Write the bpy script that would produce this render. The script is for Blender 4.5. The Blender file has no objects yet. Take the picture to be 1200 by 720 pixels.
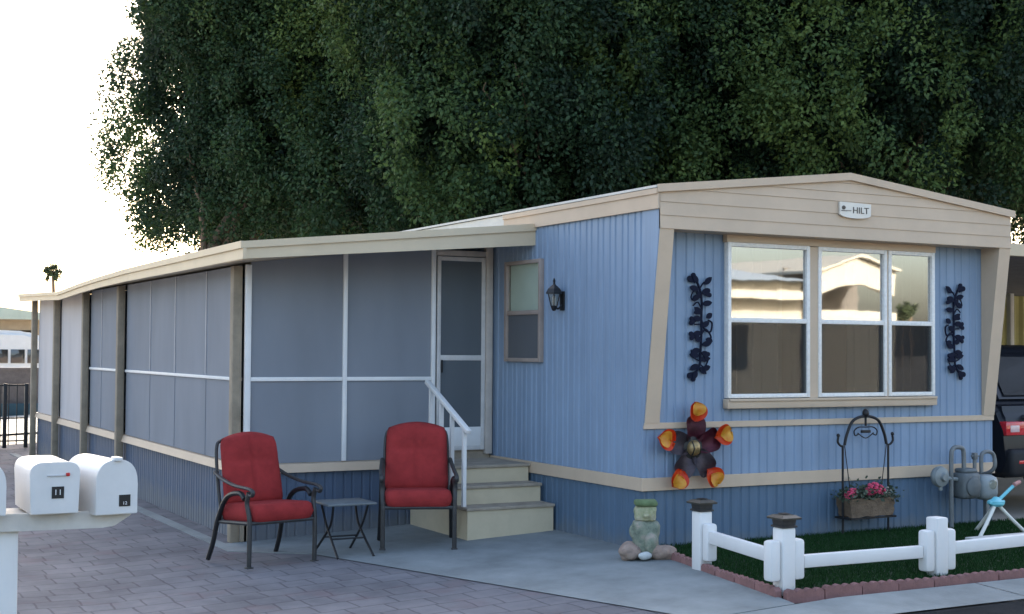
import bpy, bmesh, math, random
import numpy as np
from mathutils import Vector, Matrix
rnd = random.Random(7)
C = bpy.context.scene.collection
S = bpy.context.scene
R = math.radians

# ------------------------------------------------------------------ camera
CAM = Vector((-6.10689, -9.11586, 1.6))
cd = bpy.data.cameras.new('camera'); cam = bpy.data.objects.new('camera', cd); C.objects.link(cam)
F = Vector((0.474006, 0.879961, 0.031408)); RT = Vector((0.880278, -0.474413, 0.006626)); UP = Vector((-0.020731, -0.024507, 0.999485))
cam.matrix_world = Matrix(((RT.x, UP.x, -F.x, CAM.x), (RT.y, UP.y, -F.y, CAM.y), (RT.z, UP.z, -F.z, CAM.z), (0, 0, 0, 1)))
cd.sensor_width = 36; cd.lens = 1596 / 1200 * 36; cd.clip_end = 3000; cd.clip_start = 0.05
S.camera = cam
# ------------------------------------------------------------------ sky, sun, exposure
SUN_AZ, SUN_EL = R(27), R(29)
w = bpy.data.worlds.new('World'); S.world = w; w.use_nodes = True
nt = w.node_tree; nt.nodes.clear()
sky = nt.nodes.new('ShaderNodeTexSky'); sky.sky_type = 'NISHITA'; sky.sun_disc = False
sky.sun_elevation = SUN_EL; sky.sun_rotation = SUN_AZ; sky.air_density = 1.0; sky.dust_density = 4.5; sky.ozone_density = 0.3
bg = nt.nodes.new('ShaderNodeBackground'); bg.inputs['Strength'].default_value = 0.15
wo = nt.nodes.new('ShaderNodeOutputWorld')
nt.links.new(sky.outputs[0], bg.inputs[0]); nt.links.new(bg.outputs[0], wo.inputs[0])
sl = bpy.data.lights.new('sun', 'SUN'); sl.energy = 4.2; sl.angle = R(0.5); sl.color = (1.0, 0.92, 0.80)
so = bpy.data.objects.new('sun', sl); C.objects.link(so)
sd = Vector((math.sin(SUN_AZ) * math.cos(SUN_EL), math.cos(SUN_AZ) * math.cos(SUN_EL), math.sin(SUN_EL)))
so.rotation_euler = (-sd).to_track_quat('-Z', 'Y').to_euler(); so.location = sd * 60
S.view_settings.view_transform = 'Standard'; S.view_settings.look = 'None'
S.view_settings.exposure = 2.08; S.view_settings.gamma = 1

# ------------------------------------------------------------------ materials
def mat(name, col, rough=0.7, var=0.12, scale=6.0, bump=0.0, bscale=60.0, metal=0.0, spec=0.4, col2=None, coat=0.0):
    m = bpy.data.materials.new(name); m.use_nodes = True
    n = m.node_tree.nodes; l = m.node_tree.links; b = n['Principled BSDF']
    b.inputs['Roughness'].default_value = rough; b.inputs['Metallic'].default_value = metal
    b.inputs['Specular IOR Level'].default_value = spec; b.inputs['Coat Weight'].default_value = coat
    tc = n.new('ShaderNodeTexCoord')
    nz = n.new('ShaderNodeTexNoise'); nz.inputs['Scale'].default_value = scale; nz.inputs['Detail'].default_value = 5; nz.inputs['Roughness'].default_value = 0.65
    l.new(tc.outputs['Object'], nz.inputs['Vector'])
    rp = n.new('ShaderNodeValToRGB'); rp.color_ramp.elements[0].position = 0.3; rp.color_ramp.elements[1].position = 0.7
    c2 = col2 if col2 else tuple(min(1, c * (1 + var)) for c in col)
    c1 = tuple(c * (1 - var) for c in col) if not col2 else col
    rp.color_ramp.elements[0].color = (*c1, 1); rp.color_ramp.elements[1].color = (*c2, 1)
    l.new(nz.outputs['Fac'], rp.inputs[0]); l.new(rp.outputs[0], b.inputs['Base Color'])
    if bump:
        n2 = n.new('ShaderNodeTexNoise'); n2.inputs['Scale'].default_value = bscale; n2.inputs['Detail'].default_value = 6
        l.new(tc.outputs['Object'], n2.inputs['Vector'])
        bp = n.new('ShaderNodeBump'); bp.inputs['Strength'].default_value = bump; bp.inputs['Distance'].default_value = 0.01
        l.new(n2.outputs['Fac'], bp.inputs['Height']); l.new(bp.outputs[0], b.inputs['Normal'])
    return m

M = {}
M['beige'] = mat('beige_trim_paint', (0.54, 0.42, 0.305), 0.6, 0.06, 3.0, 0.06, 50)
M['cream'] = mat('cream_aluminium_fascia', (0.57, 0.47, 0.325), 0.5, 0.07, 2.0, 0.04, 30)
M['whitetrim'] = mat('white_trim_paint', (0.74, 0.74, 0.73), 0.5, 0.05, 5.0, 0.03, 60)
M['roofwhite'] = mat('white_roof_coating', (0.62, 0.60, 0.55), 0.7, 0.06, 2.0, 0.1, 20)
M['windowframe'] = mat('white_window_frame_sealant', (0.78, 0.76, 0.72), 0.5, 0.1, 40.0, 0.5, 70)
M['wood'] = mat('weathered_beige_post', (0.26, 0.22, 0.165), 0.8, 0.22, 5.0, 0.2, 30)
M['step'] = mat('painted_step_riser', (0.55, 0.47, 0.33), 0.7, 0.08, 4.0, 0.05, 50)
M['tread'] = mat('worn_brown_tread', (0.33, 0.28, 0.22), 0.9, 0.2, 8.0, 0.3, 80)
M['black'] = mat('black_metal', (0.012, 0.013, 0.015), 0.45, 0.2, 20, 0.05, 60)
M['bronze'] = mat('dark_bronze_metal', (0.045, 0.045, 0.045), 0.5, 0.25, 20, 0.1, 60, 0.3)
M['red'] = mat('red_cushion_fabric', (0.275, 0.03, 0.03), 0.9, 0.2, 7, 0.25, 300, 0, 0.2)
M['fencewhite'] = mat('white_vinyl', (0.70, 0.69, 0.67), 0.45, 0.04, 4, 0.04, 30)
M['concrete'] = mat('pale_concrete', (0.215, 0.235, 0.235), 0.95, 0.20, 2.2, 0.25, 40, 0, 0.1)
M['farconcrete'] = mat('sunlit_concrete', (0.42, 0.40, 0.36), 0.9, 0.12, 0.6, 0.2, 30)
M['dirt'] = mat('dusty_ground', (0.26, 0.235, 0.20), 0.95, 0.2, 0.5, 0.3, 8)
M['asphalt'] = mat('asphalt', (0.024, 0.026, 0.028), 1.0, 0.3, 3.0, 0.5, 120, 0, 0.05)
M['brick'] = mat('pink_edging_brick', (0.24, 0.125, 0.115), 0.9, 0.22, 9, 0.3, 60)
M['mailbox'] = mat('white_mailbox_plastic', (0.64, 0.64, 0.63), 0.4, 0.05, 6, 0.05, 30)
M['sticker'] = mat('black_sticker', (0.015, 0.015, 0.015), 0.5, 0.1)
M['stickerwhite'] = mat('white_digit', (0.7, 0.7, 0.7), 0.5, 0.05)
M['redpaint'] = mat('red_enamel', (0.5, 0.02, 0.02), 0.4, 0.1)
M['meter'] = mat('gas_meter_grey_paint', (0.22, 0.25, 0.255), 0.5, 0.15, 8, 0.1, 40, 0.2)
M['pipe'] = mat('dull_grey_pipe', (0.17, 0.185, 0.19), 0.55, 0.2, 10, 0.1, 40, 0.4)
M['iron'] = mat('black_wrought_iron', (0.01, 0.01, 0.012), 0.5, 0.2, 30, 0.1, 80)
M['basket'] = mat('coir_planter', (0.15, 0.105, 0.07), 0.95, 0.35, 14, 0.8, 60)
M['pink'] = mat('pink_petals', (0.60, 0.07, 0.14), 0.7, 0.3, 30)
M['leafplant'] = mat('planter_leaves', (0.07, 0.12, 0.06), 0.7, 0.4, 25)
M['turq'] = mat('turquoise_plastic', (0.16, 0.52, 0.60), 0.4, 0.06)
M['bone'] = mat('pale_plastic_leg', (0.72, 0.70, 0.62), 0.5, 0.06)
M['plank'] = mat('weathered_white_plank', (0.58, 0.56, 0.52), 0.8, 0.1, 8, 0.15, 40)
M['sign'] = mat('off_white_plaque', (0.72, 0.68, 0.60), 0.6, 0.05)
M['signtext'] = mat('dark_grey_lettering', (0.10, 0.085, 0.07), 0.6, 0.1)
M['scroll'] = mat('dark_navy_metal', (0.008, 0.011, 0.026), 0.7, 0.2, 6, 0, 60, 0, 0.1)
M['plum'] = mat('dark_plum_metal', (0.10, 0.08, 0.095), 0.45, 0.5, 9, 0.1, 30, 0.3)
M['plumred'] = mat('dark_red_metal_petal', (0.10, 0.02, 0.035), 0.45, 0.5, 9, 0.1, 30, 0.2)
M['orange'] = mat('orange_red_enamel', (0.80, 0.13, 0.02), 0.4, 0.1, 14, 0, 0, 0, 0.5, col2=(0.80, 0.045, 0.015))
M['yellow'] = mat('yellow_enamel', (0.85, 0.56, 0.08), 0.4, 0.1, 22, 0, 0, 0, 0.5, col2=(0.84, 0.34, 0.04))
M['gold'] = mat('bronze_dome', (0.34, 0.24, 0.11), 0.4, 0.5, 18, 0.1, 30, 0.5)
M['bark'] = mat('bark', (0.17, 0.12, 0.085), 0.95, 0.3, 4, 0.6, 20)
M['interior'] = mat('dim_interior_panel', (0.16, 0.14, 0.12), 0.9, 0.15)
M['curtain'] = mat('pale_curtain', (0.42, 0.42, 0.41), 0.95, 0.1)
M['curtaindark'] = mat('dark_curtain', (0.045, 0.045, 0.055), 0.95, 0.2)
M['greygreen'] = mat('weathered_green_glaze', (0.24, 0.31, 0.21), 0.85, 0.35, 16, 0.3, 40)
M['paleglaze'] = mat('pale_stone_glaze', (0.48, 0.46, 0.34), 0.85, 0.3, 18, 0.3, 40)
M['pinkstone'] = mat('pinkish_stone', (0.36, 0.255, 0.215), 0.9, 0.25, 14, 0.4, 40)
M['carpaint'] = mat('black_car_paint', (0.007, 0.009, 0.014), 0.35, 0.1, 3, 0, 0, 0, 0.25, coat=0.25)
M['tyre'] = mat('tyre_rubber', (0.02, 0.02, 0.02), 0.9, 0.2)
M['rim'] = mat('alloy_rim', (0.4, 0.4, 0.42), 0.35, 0.1, 5, 0, 0, 0.8)
M['taillight'] = mat('red_tail_lens', (0.55, 0.012, 0.02), 0.15, 0.2, 30, 0, 0, 0, 0.6, coat=0.8)
M['clearlens'] = mat('clear_lens', (0.62, 0.45, 0.45), 0.15, 0.1, 30, 0, 0, 0, 0.6, coat=0.8)
M['chrome'] = mat('chrome', (0.6, 0.6, 0.62), 0.15, 0.05, 4, 0, 0, 1.0)
M['olive'] = mat('olive_yellow_panel', (0.40, 0.38, 0.17), 0.8, 0.15, 2.5, 0.05, 30)
M['greyroof'] = mat('grey_carport_deck', (0.14, 0.14, 0.145), 0.7, 0.15, 3)
M['tan'] = mat('tan_stucco', (0.40, 0.31, 0.22), 0.9, 0.12, 2, 0.3, 40)
M['brownblock'] = mat('brown_block', (0.15, 0.125, 0.115), 0.95, 0.2, 5, 0.4, 30)
M['greenroof'] = mat('pale_green_roof', (0.45, 0.50, 0.42), 0.7, 0.1, 2)
M['bluewallpaint'] = mat('blue_kerb_paint', (0.035, 0.075, 0.095), 0.7, 0.1)
M['creamsiding'] = mat('cream_siding', (0.31, 0.295, 0.25), 0.7, 0.05, 2)
M['shadowgrey'] = mat('carport_shade_grey', (0.12, 0.11, 0.10), 0.9, 0.1)  # dark grey standing for the shade inside the carport

def siding(name, col, dirt):
    m = mat(name, col, 0.55, 0.06, 1.1, 0.0); n = m.node_tree.nodes; l = m.node_tree.links; b = n['Principled BSDF']
    src = b.inputs['Base Color'].links[0].from_socket
    tc = n.new('ShaderNodeTexCoord'); mp = n.new('ShaderNodeMapping'); mp.inputs['Scale'].default_value = (9, 9, .55); l.new(tc.outputs['Object'], mp.inputs[0])
    st = n.new('ShaderNodeTexNoise'); st.inputs['Scale'].default_value = 1.0; st.inputs['Detail'].default_value = 6; st.inputs['Roughness'].default_value = .7; l.new(mp.outputs[0], st.inputs['Vector'])
    r = n.new('ShaderNodeMapRange'); r.inputs[1].default_value = .35; r.inputs[2].default_value = .75; r.inputs[3].default_value = 1.06; r.inputs[4].default_value = .84; l.new(st.outputs['Fac'], r.inputs[0])
    mu = n.new('ShaderNodeVectorMath'); mu.operation = 'SCALE'; l.new(src, mu.inputs[0]); l.new(r.outputs[0], mu.inputs['Scale'])
    out = mu.outputs[0]
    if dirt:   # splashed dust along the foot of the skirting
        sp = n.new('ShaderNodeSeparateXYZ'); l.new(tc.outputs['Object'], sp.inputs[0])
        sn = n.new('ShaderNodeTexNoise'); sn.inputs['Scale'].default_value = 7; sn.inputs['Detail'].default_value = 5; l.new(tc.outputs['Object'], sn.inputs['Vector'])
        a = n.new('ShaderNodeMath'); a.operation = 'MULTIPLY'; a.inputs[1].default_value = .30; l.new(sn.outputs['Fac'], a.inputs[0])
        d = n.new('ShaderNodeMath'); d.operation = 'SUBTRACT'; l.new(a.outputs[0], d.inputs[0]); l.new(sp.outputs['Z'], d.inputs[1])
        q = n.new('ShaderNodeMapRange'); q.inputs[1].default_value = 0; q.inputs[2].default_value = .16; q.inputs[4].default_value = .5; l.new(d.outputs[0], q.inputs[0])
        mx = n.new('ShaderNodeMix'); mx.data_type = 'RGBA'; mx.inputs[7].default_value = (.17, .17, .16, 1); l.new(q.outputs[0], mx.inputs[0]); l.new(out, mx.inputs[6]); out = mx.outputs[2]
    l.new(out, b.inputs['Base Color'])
    nb_ = n.new('ShaderNodeTexNoise'); nb_.inputs['Scale'].default_value = 1.7; bp = n.new('ShaderNodeBump'); bp.inputs['Strength'].default_value = .35; bp.inputs['Distance'].default_value = .03
    l.new(tc.outputs['Object'], nb_.inputs['Vector']); l.new(nb_.outputs['Fac'], bp.inputs['Height']); l.new(bp.outputs[0], b.inputs['Normal'])
    return m
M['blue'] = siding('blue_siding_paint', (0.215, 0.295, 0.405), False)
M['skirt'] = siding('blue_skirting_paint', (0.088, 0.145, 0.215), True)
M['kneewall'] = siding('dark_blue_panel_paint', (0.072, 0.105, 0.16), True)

def glass(name, refl, tint, rough=0.02):
    m = bpy.data.materials.new(name); m.use_nodes = True
    n = m.node_tree.nodes; l = m.node_tree.links; n.clear()
    o = n.new('ShaderNodeOutputMaterial'); mx = n.new('ShaderNodeMixShader')
    g = n.new('ShaderNodeBsdfGlossy'); g.inputs['Roughness'].default_value = rough
    t = n.new('ShaderNodeBsdfTransparent'); t.inputs[0].default_value = (*tint, 1)
    fr = n.new('ShaderNodeFresnel'); ge = n.new('ShaderNodeNewGeometry'); ir = n.new('ShaderNodeMapRange'); ir.inputs[3].default_value = 1.5; ir.inputs[4].default_value = 1 / 1.5
    l.new(ge.outputs['Backfacing'], ir.inputs[0]); l.new(ir.outputs[0], fr.inputs[0])
    mr = n.new('ShaderNodeMath'); mr.operation = 'ADD'; mr.use_clamp = True; mr.inputs[1].default_value = refl
    tc = n.new('ShaderNodeTexCoord'); nz = n.new('ShaderNodeTexNoise'); nz.inputs['Scale'].default_value = 2.2
    bp = n.new('ShaderNodeBump'); bp.inputs['Strength'].default_value = 0.010; bp.inputs['Distance'].default_value = 0.05
    l.new(tc.outputs['Object'], nz.inputs['Vector']); l.new(nz.outputs['Fac'], bp.inputs['Height']); l.new(bp.outputs[0], g.inputs['Normal'])
    l.new(fr.outputs[0], mr.inputs[0]); l.new(mr.outputs[0], mx.inputs[0])
    l.new(t.outputs[0], mx.inputs[1]); l.new(g.outputs[0], mx.inputs[2]); l.new(mx.outputs[0], o.inputs[0])
    return m
M['glass'] = glass('reflective_window_glass', 0.52, (0.75, 0.78, 0.76))
M['lowerglass'] = glass('lower_window_glass', 0.10, (0.85, 0.87, 0.86))
M['carglass'] = glass('tinted_car_glass', 0.05, (0.25, 0.25, 0.25))
M['lampglass'] = glass('lamp_glass', 0.05, (0.9, 0.88, 0.8))

def screen_mat(name, col, see, gloss=0.0):
    m = bpy.data.materials.new(name); m.use_nodes = True
    n = m.node_tree.nodes; l = m.node_tree.links; b = n['Principled BSDF']; o = n['Material Output']
    b.inputs['Roughness'].default_value = 0.75; b.inputs['Specular IOR Level'].default_value = 0.25
    tc = n.new('ShaderNodeTexCoord'); nz = n.new('ShaderNodeTexNoise'); nz.inputs['Scale'].default_value = 1.1; nz.inputs['Detail'].default_value = 3
    l.new(tc.outputs['Object'], nz.inputs['Vector'])
    rp = n.new('ShaderNodeValToRGB'); rp.color_ramp.elements[0].position = 0.3; rp.color_ramp.elements[1].position = 0.72
    rp.color_ramp.elements[0].color = (*[c * 0.91 for c in col], 1); rp.color_ramp.elements[1].color = (*[c * 1.07 for c in col], 1)
    mp = n.new('ShaderNodeMapping'); mp.inputs['Scale'].default_value = (2.2, 2.2, .7); l.new(tc.outputs['Object'], mp.inputs[0]); l.new(mp.outputs[0], nz.inputs['Vector']); nz.inputs['Detail'].default_value = 6
    l.new(nz.outputs['Fac'], rp.inputs[0]); l.new(rp.outputs[0], b.inputs['Base Color'])
    wv = n.new('ShaderNodeTexNoise'); wv.inputs['Scale'].default_value = 1.6; bp = n.new('ShaderNodeBump'); bp.inputs['Strength'].default_value = 0.25; bp.inputs['Distance'].default_value = 0.05
    l.new(tc.outputs['Object'], wv.inputs['Vector']); l.new(wv.outputs['Fac'], bp.inputs['Height']); l.new(bp.outputs[0], b.inputs['Normal'])
    t = n.new('ShaderNodeBsdfTransparent'); t.inputs[0].default_value = (0.9, 0.9, 0.9, 1)
    mx = n.new('ShaderNodeMixShader'); mx.inputs[0].default_value = see
    l.new(b.outputs[0], mx.inputs[1]); l.new(t.outputs[0], mx.inputs[2]); l.new(mx.outputs[0], o.inputs[0])
    return m
M['screen'] = screen_mat('grey_sun_screen', (0.245, 0.268, 0.305), 0.13)
M['doorscreen'] = screen_mat('dark_door_screen', (0.13, 0.15, 0.17), 0.2)
M['sheet'] = screen_mat('pale_sun_screen', (0.50, 0.485, 0.49), 0.05)
M['winscreen'] = screen_mat('dark_insect_screen', (0.04, 0.04, 0.04), 0.68)

def paver_mat():
    m = bpy.data.materials.new('stamped_pavers'); m.use_nodes = True
    n = m.node_tree.nodes; l = m.node_tree.links; b = n['Principled BSDF']; b.inputs['Roughness'].default_value = 1.0; b.inputs['Specular IOR Level'].default_value = 0.05
    tc = n.new('ShaderNodeTexCoord')
    nd = n.new('ShaderNodeTexNoise'); nd.inputs['Scale'].default_value = 2.5; nd.inputs['Detail'].default_value = 3
    vm = n.new('ShaderNodeVectorMath'); vm.operation = 'SCALE'; vm.inputs['Scale'].default_value = 0.07
    va = n.new('ShaderNodeVectorMath'); va.operation = 'ADD'
    l.new(tc.outputs['Object'], nd.inputs['Vector']); l.new(nd.outputs['Color'], vm.inputs[0]); l.new(tc.outputs['Object'], va.inputs[0]); l.new(vm.outputs[0], va.inputs[1])
    br = n.new('ShaderNodeTexBrick'); l.new(va.outputs[0], br.inputs['Vector'])
    br.inputs['Scale'].default_value = 1; br.inputs['Brick Width'].default_value = 0.29; br.inputs['Row Height'].default_value = 0.24
    br.inputs['Mortar Size'].default_value = 0.010; br.inputs['Mortar Smooth'].default_value = 0.6; br.inputs['Bias'].default_value = -0.1
    br.offset = 0.41; br.squash = 0.7; br.squash_frequency = 3
    br.inputs['Color1'].default_value = (0.190, 0.190, 0.200, 1); br.inputs['Color2'].default_value = (0.166, 0.165, 0.173, 1); br.inputs['Mortar'].default_value = (0.122, 0.121, 0.128, 1)
    nz = n.new('ShaderNodeTexNoise'); nz.inputs['Scale'].default_value = 1.1; nz.inputs['Detail'].default_value = 7; nz.inputs['Roughness'].default_value = 0.7
    l.new(tc.outputs['Object'], nz.inputs['Vector'])
    rp = n.new('ShaderNodeValToRGB'); rp.color_ramp.elements[0].position = 0.3; rp.color_ramp.elements[1].position = 0.7
    rp.color_ramp.elements[0].color = (0.60, 0.60, 0.62, 1); rp.color_ramp.elements[1].color = (1.15, 1.12, 1.12, 1)
    l.new(nz.outputs['Fac'], rp.inputs[0])
    mu = n.new('ShaderNodeMix'); mu.data_type = 'RGBA'; mu.blend_type = 'MULTIPLY'; mu.inputs[0].default_value = 1
    l.new(br.outputs['Color'], mu.inputs[6]); l.new(rp.outputs[0], mu.inputs[7])
    # reddish blotches
    n3 = n.new('ShaderNodeTexNoise'); n3.inputs['Scale'].default_value = 2.6; n3.inputs['Detail'].default_value = 2; l.new(tc.outputs['Object'], n3.inputs['Vector'])
    r3 = n.new('ShaderNodeMapRange'); r3.inputs[1].default_value = 0.57; r3.inputs[2].default_value = 0.75; r3.inputs[4].default_value = 0.32; l.new(n3.outputs['Fac'], r3.inputs[0])
    m3 = n.new('ShaderNodeMix'); m3.data_type = 'RGBA'; m3.inputs[7].default_value = (0.17, 0.10, 0.105, 1)
    l.new(r3.outputs[0], m3.inputs[0]); l.new(mu.outputs[2], m3.inputs[6]); l.new(m3.outputs[2], b.inputs['Base Color'])
    bp = n.new('ShaderNodeBump'); bp.inputs['Strength'].default_value = 0.35; bp.inputs['Distance'].default_value = 0.012
    ad = n.new('ShaderNodeMath'); ad.operation = 'SUBTRACT'; l.new(nz.outputs['Fac'], ad.inputs[0]); l.new(br.outputs['Fac'], ad.inputs[1])
    l.new(ad.outputs[0], bp.inputs['Height']); l.new(bp.outputs[0], b.inputs['Normal'])
    return m
M['paver'] = paver_mat()

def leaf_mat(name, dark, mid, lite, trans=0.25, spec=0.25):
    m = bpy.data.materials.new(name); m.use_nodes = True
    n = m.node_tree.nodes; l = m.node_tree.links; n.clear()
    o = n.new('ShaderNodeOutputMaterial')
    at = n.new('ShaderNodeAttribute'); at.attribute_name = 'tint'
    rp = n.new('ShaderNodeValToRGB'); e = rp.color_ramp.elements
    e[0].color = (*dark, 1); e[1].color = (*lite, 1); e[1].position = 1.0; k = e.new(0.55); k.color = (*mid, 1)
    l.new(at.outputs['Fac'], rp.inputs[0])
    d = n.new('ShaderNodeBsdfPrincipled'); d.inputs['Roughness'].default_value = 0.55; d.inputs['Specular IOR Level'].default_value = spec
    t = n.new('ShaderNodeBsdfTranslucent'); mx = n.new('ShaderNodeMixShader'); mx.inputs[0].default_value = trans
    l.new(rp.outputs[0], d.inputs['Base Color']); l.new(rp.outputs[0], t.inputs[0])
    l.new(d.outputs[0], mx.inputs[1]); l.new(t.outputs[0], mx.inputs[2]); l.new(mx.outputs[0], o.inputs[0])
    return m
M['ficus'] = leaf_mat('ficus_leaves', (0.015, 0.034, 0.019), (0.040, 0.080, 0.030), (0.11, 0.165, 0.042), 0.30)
M['turf'] = leaf_mat('artificial_turf', (0.012, 0.035, 0.012), (0.022, 0.06, 0.02), (0.04, 0.08, 0.028), 0.1, 0.02)
M['palmleaf'] = leaf_mat('palm_fronds', (0.03, 0.045, 0.02), (0.05, 0.07, 0.03), (0.08, 0.10, 0.05), 0.2)

# ------------------------------------------------------------------ builders
def root_off(p):
    v = Vector((0, 0, 0))
    while p is not None: v += p.location; p = p.parent
    return v
def tag(o, label, cat, group=None, kind=None):
    if label: o['label'] = label
    if cat: o['category'] = cat
    if group: o['group'] = group
    if kind: o['kind'] = kind
    return o
def thing(name, label, cat, loc=(0, 0, 0), group=None):
    o = bpy.data.objects.new(name, None); C.objects.link(o); o.location = loc; o.empty_display_size = 0.2
    return tag(o, label, cat, group)
class MB:
    def __init__(s): s.b = bmesh.new()
    def box(s, x0, x1, y0, y1, z0, z1, bev=0.0, mtx=None):
        g = bmesh.ops.create_cube(s.b, size=1)
        vs = g['verts']
        for v in vs: v.co = Vector(((x0 + x1) / 2 + v.co.x * (x1 - x0), (y0 + y1) / 2 + v.co.y * (y1 - y0), (z0 + z1) / 2 + v.co.z * (z1 - z0)))
        if bev:
            es = list({e for v in vs for e in v.link_edges})
            r = bmesh.ops.bevel(s.b, geom=es, offset=bev, segments=2, affect='EDGES', profile=0.5)
            vs = list({v for f in r['faces'] for v in f.verts} | {v for v in vs if v.is_valid})
        if mtx is not None:
            for v in vs: v.co = mtx @ v.co
        return s
    def beam(s, a, b, wx, wz, bev=0.0, up=Vector((0, 0, 1))):
        a = Vector(a); b = Vector(b); d = b - a; L = d.length; d.normalize()
        x = d.cross(up)
        x = x.normalized() if x.length > 1e-4 else Vector((1, 0, 0))
        z = x.cross(d)
        mtx = Matrix(((x.x, d.x, z.x, a.x), (x.y, d.y, z.y, a.y), (x.z, d.z, z.z, a.z), (0, 0, 0, 1)))
        return s.box(-wx / 2, wx / 2, 0, L, -wz / 2, wz / 2, bev, mtx)
    def tube(s, pts, r, n=8, flat=1.0):
        pts = [Vector(p) for p in pts]; rr = r if isinstance(r, (list, tuple)) else [r] * len(pts)
        rings = []; prev = None
        for i, p in enumerate(pts):
            t = (pts[min(i + 1, len(pts) - 1)] - pts[max(i - 1, 0)]).normalized()
            if prev is None:
                u = t.cross(Vector((0, 0, 1)))
                if u.length < 1e-3: u = t.cross(Vector((1, 0, 0)))
            else: u = prev - t * prev.dot(t)
            u.normalize(); prev = u; v = t.cross(u)
            rings.append([s.b.verts.new(p + (u * math.cos(2 * math.pi * k / n) + v * math.sin(2 * math.pi * k / n) * flat) * rr[i]) for k in range(n)])
        for a, b in zip(rings, rings[1:]):
            for k in range(n): s.b.faces.new((a[k], a[(k + 1) % n], b[(k + 1) % n], b[k]))
        s.b.faces.new(rings[0][::-1]); s.b.faces.new(rings[-1]); return s
    def lathe(s, prof, c=(0, 0, 0), n=20, mtx=None, rot=0.0):
        c = Vector(c); rings = []
        for r, z in prof:
            ring = []
            for k in range(n):
                a = 2 * math.pi * k / n + rot; p = Vector((r * math.cos(a), r * math.sin(a), z))
                ring.append(s.b.verts.new((mtx @ p if mtx is not None else p) + c))
            rings.append(ring)
        for a, b in zip(rings, rings[1:]):
            for k in range(n): s.b.faces.new((a[k], a[(k + 1) % n], b[(k + 1) % n], b[k]))
        s.b.faces.new(rings[0][::-1]); s.b.faces.new(rings[-1]); return s
    def prism(s, poly, fn, d0, d1):
        a = [s.b.verts.new(fn(u, v, d0)) for u, v in poly]; b = [s.b.verts.new(fn(u, v, d1)) for u, v in poly]
        n = len(poly)
        s.b.faces.new(a[::-1]); s.b.faces.new(b)
        for k in range(n): s.b.faces.new((a[k], a[(k + 1) % n], b[(k + 1) % n], b[k]))
        return s
    def blob(s, c, rx, ry, rz, sub=3, noise=0.0, seed=0, mtx=None):
        g = bmesh.ops.create_icosphere(s.b, subdivisions=sub, radius=1); q = random.Random(seed)
        ph = [q.uniform(0, 6.3) for _ in range(6)]
        for v in g['verts']:
            p = v.co.copy(); k = 1 + noise * (math.sin(3 * p.x + ph[0]) * math.sin(3.3 * p.y + ph[1]) + 0.6 * math.sin(5 * p.z + ph[2]) * math.sin(4.6 * p.x + ph[3]))
            p = Vector((p.x * rx, p.y * ry, p.z * rz)) * k
            v.co = (mtx @ p if mtx is not None else p) + Vector(c)
        return s
    def face(s, pts): s.b.faces.new([s.b.verts.new(Vector(p)) for p in pts]); return s
    def build(s, name, m, parent=None, smooth=True, ang=35):
        bmesh.ops.recalc_face_normals(s.b, faces=s.b.faces)
        me = bpy.data.meshes.new(name); s.b.to_mesh(me); s.b.free()
        return link(name, me, m, parent, smooth, ang)
def link(name, me, m, parent=None, smooth=True, ang=35):
    me.materials.append(M[m] if isinstance(m, str) else m)
    o = bpy.data.objects.new(name, me); C.objects.link(o)
    n = len(me.vertices); co = np.empty(n * 3, np.float32); me.vertices.foreach_get('co', co); co = co.reshape(-1, 3)
    if parent is not None: off = root_off(parent); o.parent = parent
    else:
        mn = co.min(0); mx = co.max(0); off = Vector(((mn[0] + mx[0]) / 2, (mn[1] + mx[1]) / 2, mn[2])); o.location = off
    co -= np.array(off, np.float32); me.vertices.foreach_set('co', co.ravel())
    if smooth and len(me.polygons) < 60000:
        me.polygons.foreach_set('use_smooth', [True] * len(me.polygons)); me.set_sharp_from_angle(angle=R(ang))
    me.update(); return o
def ribbed(mb, org, u, nrm, u0, u1, z0, z1, pitch=0.1, depth=0.009, groove=0.03, holes=(), ztop=None):
    """wall of vertical grooves: org + u*s + nrm*d, z; holes (ua,ub,za,zb)"""
    org = Vector(org); u = Vector(u); nrm = Vector(nrm); prof = []; s = u0 + 0.02
    pts = [(u0, 0.0)]
    k = 0
    while s + groove < u1:
        pts += [(s, 0.0), (s + groove * 0.3, -depth), (s + groove * 0.7, -depth), (s + groove, 0.0)]
        s += pitch * (1.0 if k % 2 else 0.8); k += 1
    pts.append((u1, 0.0))
    xs = sorted({round(p[0], 4) for p in pts} | {round(h[0], 4) for h in holes if u0 < h[0] < u1} | {round(h[1], 4) for h in holes if u0 < h[1] < u1})
    px = np.array([p[0] for p in pts]); pd = np.array([p[1] for p in pts])
    zt = ztop if ztop else (lambda s: z1)
    for a, b in zip(xs, xs[1:]):
        da = float(np.interp(a, px, pd)); db = float(np.interp(b, px, pd)); mid = (a + b) / 2
        segs = [(z0, None)]
        for h in holes:
            if h[0] <= mid <= h[1]: segs = [(z0, h[2]), (h[3], None)]
        for za, zb in segs:
            pa = org + u * a + nrm * da; pb = org + u * b + nrm * db
            mb.face([(pa.x, pa.y, za), (pb.x, pb.y, za), (pb.x, pb.y, zb if zb else zt(b)), (pa.x, pa.y, zb if zb else zt(a))])
    return mb
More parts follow.
